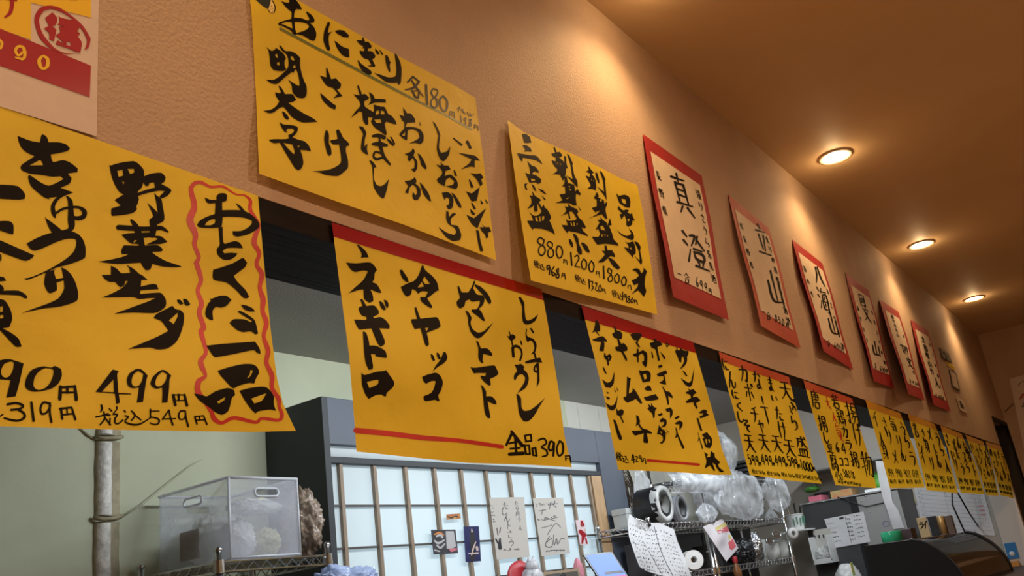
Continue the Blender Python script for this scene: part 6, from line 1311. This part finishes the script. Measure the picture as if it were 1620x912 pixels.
for i in range(6): q_ = cal(.92, .14 + i * .1); k.glyph('202122'[i], q_.x, q_.y, 3, 4, .8); k.glyph('1', q_.x - 3, q_.y, 2, 4, .8)
for x_, y_ in ((.43, .10), (.44, .17), (.62, .95), (.72, .93)): q_ = cal(x_, y_); k.glyph('8', q_.x, q_.y, 3, 4, .8)
k.build('printed_numbers', mat('grey_print', (.42, .42, .47), .5), o)
k = Ink(PlaneX(XW - .004), .0007)
for i in range(3): q_ = cal(.90, .34 + i * .1); k.stroke([(q_.x - 3, q_.y, 2.2), (q_.x + 4, q_.y, 2.2)])
k.build('pink_print', mat('pink_calendar', (.55, .25, .30), .5), o)
for i, (lab, pts) in enumerate((('left dark cable hanging from the lintel to the glass case', [(1487, 676), (1492, 706), (1500, 735), (1506, 775), (1507, 800), (1528, 846)]),
                                ('right dark cable hanging past the calendar beside the last sheets', [(1497, 700), (1502, 735), (1512, 775), (1535, 815), (1560, 851)]),
                                ('thin dark cable hanging in front of the calendar edge down to the case end', [(1525, 690), (1540, 740), (1554, 775), (1572, 810), (1588, 860), (1594, 885)]))):
    bm = bmesh.new(); y_ = .60 - .03 * i; tube(bm, [P(a, b_, (.35, .30, .25)[i]) for a, b_ in pts], .006, 6); tag(obj('power_cable', bm, M['blk'], None, True), lab, 'cable')
# blue sign and orange box on the side of the post
xj = X_JAMB - .0605
def at_post(px0, py0, px1, py1, m, name, label, cat, d):
    a, b_ = PX(px0, (py0 + py1) / 2, xj), PX(px1, (py0 + py1) / 2, xj); bm = bmesh.new()
    box(bm, xj - d, b_.y, PX(px0, py1, xj).z, xj, a.y, PX(px0, py0, xj).z, .002); return tag(obj(name, bm, m), label, cat)
o = at_post(1592, 860, 1610, 886, mat('blue_plate', (.02, .17, .42), .4), 'blue_sign', 'small blue sign with a white dot on the pale post', 'sign', .008)
bm = bmesh.new(); lathe(bm, [(0, .001), (.018, .001), (.018, 0)], PX(1601, 877, xj - .0085), (Vector((0, 1, 0)), Vector((0, 0, 1)), Vector((-1, 0, 0))), 20); obj('white_dot', bm, M['wplastic'], o, True)
at_post(1598, 889, 1617, 920, mat('orange_plastic', (.62, .26, .05), .5), 'orange_box', 'orange box below the small blue sign', 'box', .03)
# bag with a bright tag at the bottom
p = P(1342, 912, 1.05)
t = thing('snack_bag', 'white plastic bag with a rainbow tag below the notice', 'plastic bag', (p.x, 1.05, p.z - .1))
bm = bmesh.new(); blob(bm, (p.x, 1.05, p.z - .02), (.12, .08, .105), .12, 3, 51, 4, p.z - .118, .12); obj('bag', bm, M['whitebag'], t, True)
bm = bmesh.new(); q_ = P(1348, 899, .955); box(bm, q_.x - .022, .952, q_.z - .05, q_.x + .028, .956, q_.z + .035, .001); tg = obj('bright_tag', bm, mat('rainbow_tag', (.75, .42, .08), .4, col2=(.20, .55, .10), nscale=22), t)
bm = bmesh.new(); box(bm, p.x - .3, .90, 0, p.x + .3, 1.25, p.z - .12, .004); tag(obj('low_cabinet', bm, M['darksteel']), 'low steel cabinet under the bag with the rainbow tag', 'cabinet')

# ------------------------------------------------------------------ counter and the curved glass case
GX0, GX1 = 5.14, 6.70
CZ = .93
bm = bmesh.new(); box(bm, -.85, -.28, CZ - .05, X_JAMB - .08, .62, CZ, .004); box(bm, -.85, -.10, 0, X_JAMB - .08, .50, CZ - .05)
tag(obj('serving_counter', bm, M['dwood']), 'dark wooden serving counter below the hanging sheets', 'counter')
ptop = [(.50, 1.205), (.44, 1.205), (.36, 1.205), (.26, 1.2045), (.21, 1.190), (.16, 1.155), (.11, 1.105), (.075, 1.05), (.055, .99), (.05, CZ + .001)]
t = thing('glass_case', 'curved glass display case with a black end panel at the counter', 'display case', ((GX0 + GX1) / 2, .28, CZ))
def end(bm, x0, x1):
    pr = ptop + [(.50, CZ + .001)]; a = [bm.verts.new((x0, y, z)) for y, z in pr]; b_ = [bm.verts.new((x1, y, z)) for y, z in pr]
    bm.faces.new(a); bm.faces.new(b_[::-1])
    for i in range(len(pr)): bm.faces.new((a[i], b_[i], b_[(i + 1) % len(pr)], a[(i + 1) % len(pr)]))
bm = bmesh.new(); end(bm, GX0, GX0 + .02); obj('end_panel', bm, mat('black_panel', (.006, .005, .005), .3), t)
bm = bmesh.new(); end(bm, GX1 - .012, GX1); obj('end_panel', bm, mat('smoked_panel', (.02, .016, .013), .25), t)
glass = bpy.data.materials.new('case_glass'); glass.use_nodes = True; nt = glass.node_tree
b = nt.nodes['Principled BSDF']; b.inputs['Base Color'].default_value = (.05, .04, .035, 1); b.inputs['Roughness'].default_value = .06; b.inputs['Specular IOR Level'].default_value = .8; b.inputs['Coat Weight'].default_value = .6
tr = nt.nodes.new('ShaderNodeBsdfTransparent'); tr.inputs[0].default_value = (.62, .55, .50, 1); mx = nt.nodes.new('ShaderNodeMixShader'); mx.inputs[0].default_value = .38
nt.links.new(tr.outputs[0], mx.inputs[1]); nt.links.new(b.outputs[0], mx.inputs[2]); nt.links.new(mx.outputs[0], nt.nodes['Material Output'].inputs[0])
fine = smooth([(y, z, 0) for y, z in ptop[3:]], 4)
bm = bmesh.new(); ra = [bm.verts.new((GX0 + .02, y, max(z - .003, CZ + .001))) for y, z, _ in fine]; rb = [bm.verts.new((GX1 - .012, y, max(z - .003, CZ + .001))) for y, z, _ in fine]
for i in range(len(fine) - 1): bm.faces.new((ra[i], rb[i], rb[i + 1], ra[i + 1]))
obj('curved_glass', bm, glass, t, True)
bm = bmesh.new(); box(bm, GX0 + .02, .27, 1.196, GX1 - .012, .50, 1.2055, .003); obj('top_board', bm, mat('brown_top', (.10, .055, .035), .4), t)
bm = bmesh.new(); tube(bm, [(GX1 - .006, y, z + .002) for y, z, _ in fine], .008, 6); tube(bm, [(GX0 + .01, y, z + .001) for y, z, _ in fine], .005, 6); obj('edge_trim', bm, M['blk'], t, True)
bm = bmesh.new(); box(bm, GX0 + .03, .10, 1.03, GX1 - .02, .46, 1.036); obj('inner_shelf', bm, mat('amber_tray', (.42, .24, .12), .4), t)
bm = bmesh.new(); box(bm, GX0 + .03, .465, CZ + .01, GX1 - .02, .49, 1.19); obj('back_panel', bm, mat('tan_panel', (.40, .26, .17), .45), t)
# things standing on the case
ZT = 1.2065
def on_case(px0, py0, px1, py1, x, d, m, name, label, cat, bev=.003):
    a, b_ = PX(px0, (py0 + py1) / 2, x), PX(px1, (py0 + py1) / 2, x); z1 = PX((px0 + px1) / 2, py0, x).z
    bm = bmesh.new(); box(bm, x, b_.y, ZT, x + d, a.y, z1, bev); return tag(obj(name, bm, m), label, cat), (a.y, b_.y, z1)
xg = 5.28; ga, gb = PX(1390, 850, xg).y, PX(1424, 850, xg).y; rg = abs(ga - gb) / 2; zg = PX(1405, 842, xg).z
bm = bmesh.new(); lathe(bm, [(rg * .5, 0), (rg * .97, 0), (rg, .002), (rg, zg - 1.2075 - .002), (rg * .97, zg - 1.2075), (rg * .5, zg - 1.2075), (rg * .5, 0)], (xg + rg, (ga + gb) / 2, 1.2075), 'Z', 36)
tag(obj('green_roll', bm, mat('green_gloss', (.02, .30, .14), .2), None, True), 'glossy green roll on top of the black case end', 'roll')
on_case(1413, 838, 1443, 856, xg + 2 * rg + .03, .12, mat('dark_maroon_box', (.05, .025, .03), .5), 'dark_box', 'dark maroon box right of the green roll', 'box')
xt = 6.52
o, e_ = on_case(1452, 819, 1468.5, 844, xt, .015, mat('tan_tag', (.52, .36, .18), .5), 'wooden_tag', 'tan wooden tag with two black characters on the glass case', 'tag')
k = Ink(PlaneX(xt), .0006); k.glyph('ラ', 1457.5, 832, 7, 11, 1.9).glyph('イ', 1464, 831, 5, 12, 2.0); k.build('black_characters', M['ink'], o)
on_case(1469.5, 817, 1482, 844, xt, .05, M['blk'], 'black_block', 'upright black block right of the wooden tag', 'block')
ta, tb_ = PX(1483, 830, xt).y, PX(1496, 830, xt).y; rt = abs(ta - tb_) / 2; zr1 = PX(1489, 817, xt).z
bm = bmesh.new(); lathe(bm, [(0, 0), (rt, .001), (rt, zr1 - ZT - .004), (rt - .004, zr1 - ZT), (0, zr1 - ZT)], (xt + rt, (ta + tb_) / 2, ZT), seg=28)
tag(obj('gold_tin', bm, mat('gold_tin', (.55, .33, .12), .3, metal=.5), None, True), 'round gold tin between two dark blocks on the case', 'tin')
on_case(1497, 816, 1508, 844, xt, .05, mat('brown_block', (.12, .07, .045), .5), 'brown_block', 'upright brown block right of the gold tin', 'block')

# ------------------------------------------------------------------ white notice on the end wall
o = sheet_x('wall_notice', 'white notice with a red letter at the right edge, beyond the dark doorway', 'notice', [(1597, 600), (1640, 588), (1668, 700), (1621, 715)], X_END - .004, mat('notice_paper', (.60, .50, .42), .6))
k = Ink(PlaneX(X_END - .004), .0008)
k.trace(1400, 520, 3.8, 'S 812,425,9 832,395,9 850,440,9;S 815,415,7 845,412,7'); k.build('red_lettering', M['rprint'], o)
k = Ink(PlaneX(X_END - .004), .0008); k.trace(1400, 520, 3.8, 'S 800,345,5 818,325,5;S 826,320,4 840,318,4;S 822,470,7 850,462,7;S 835,450,5 838,480,5'); k.build('dark_lettering', M['pen'], o)
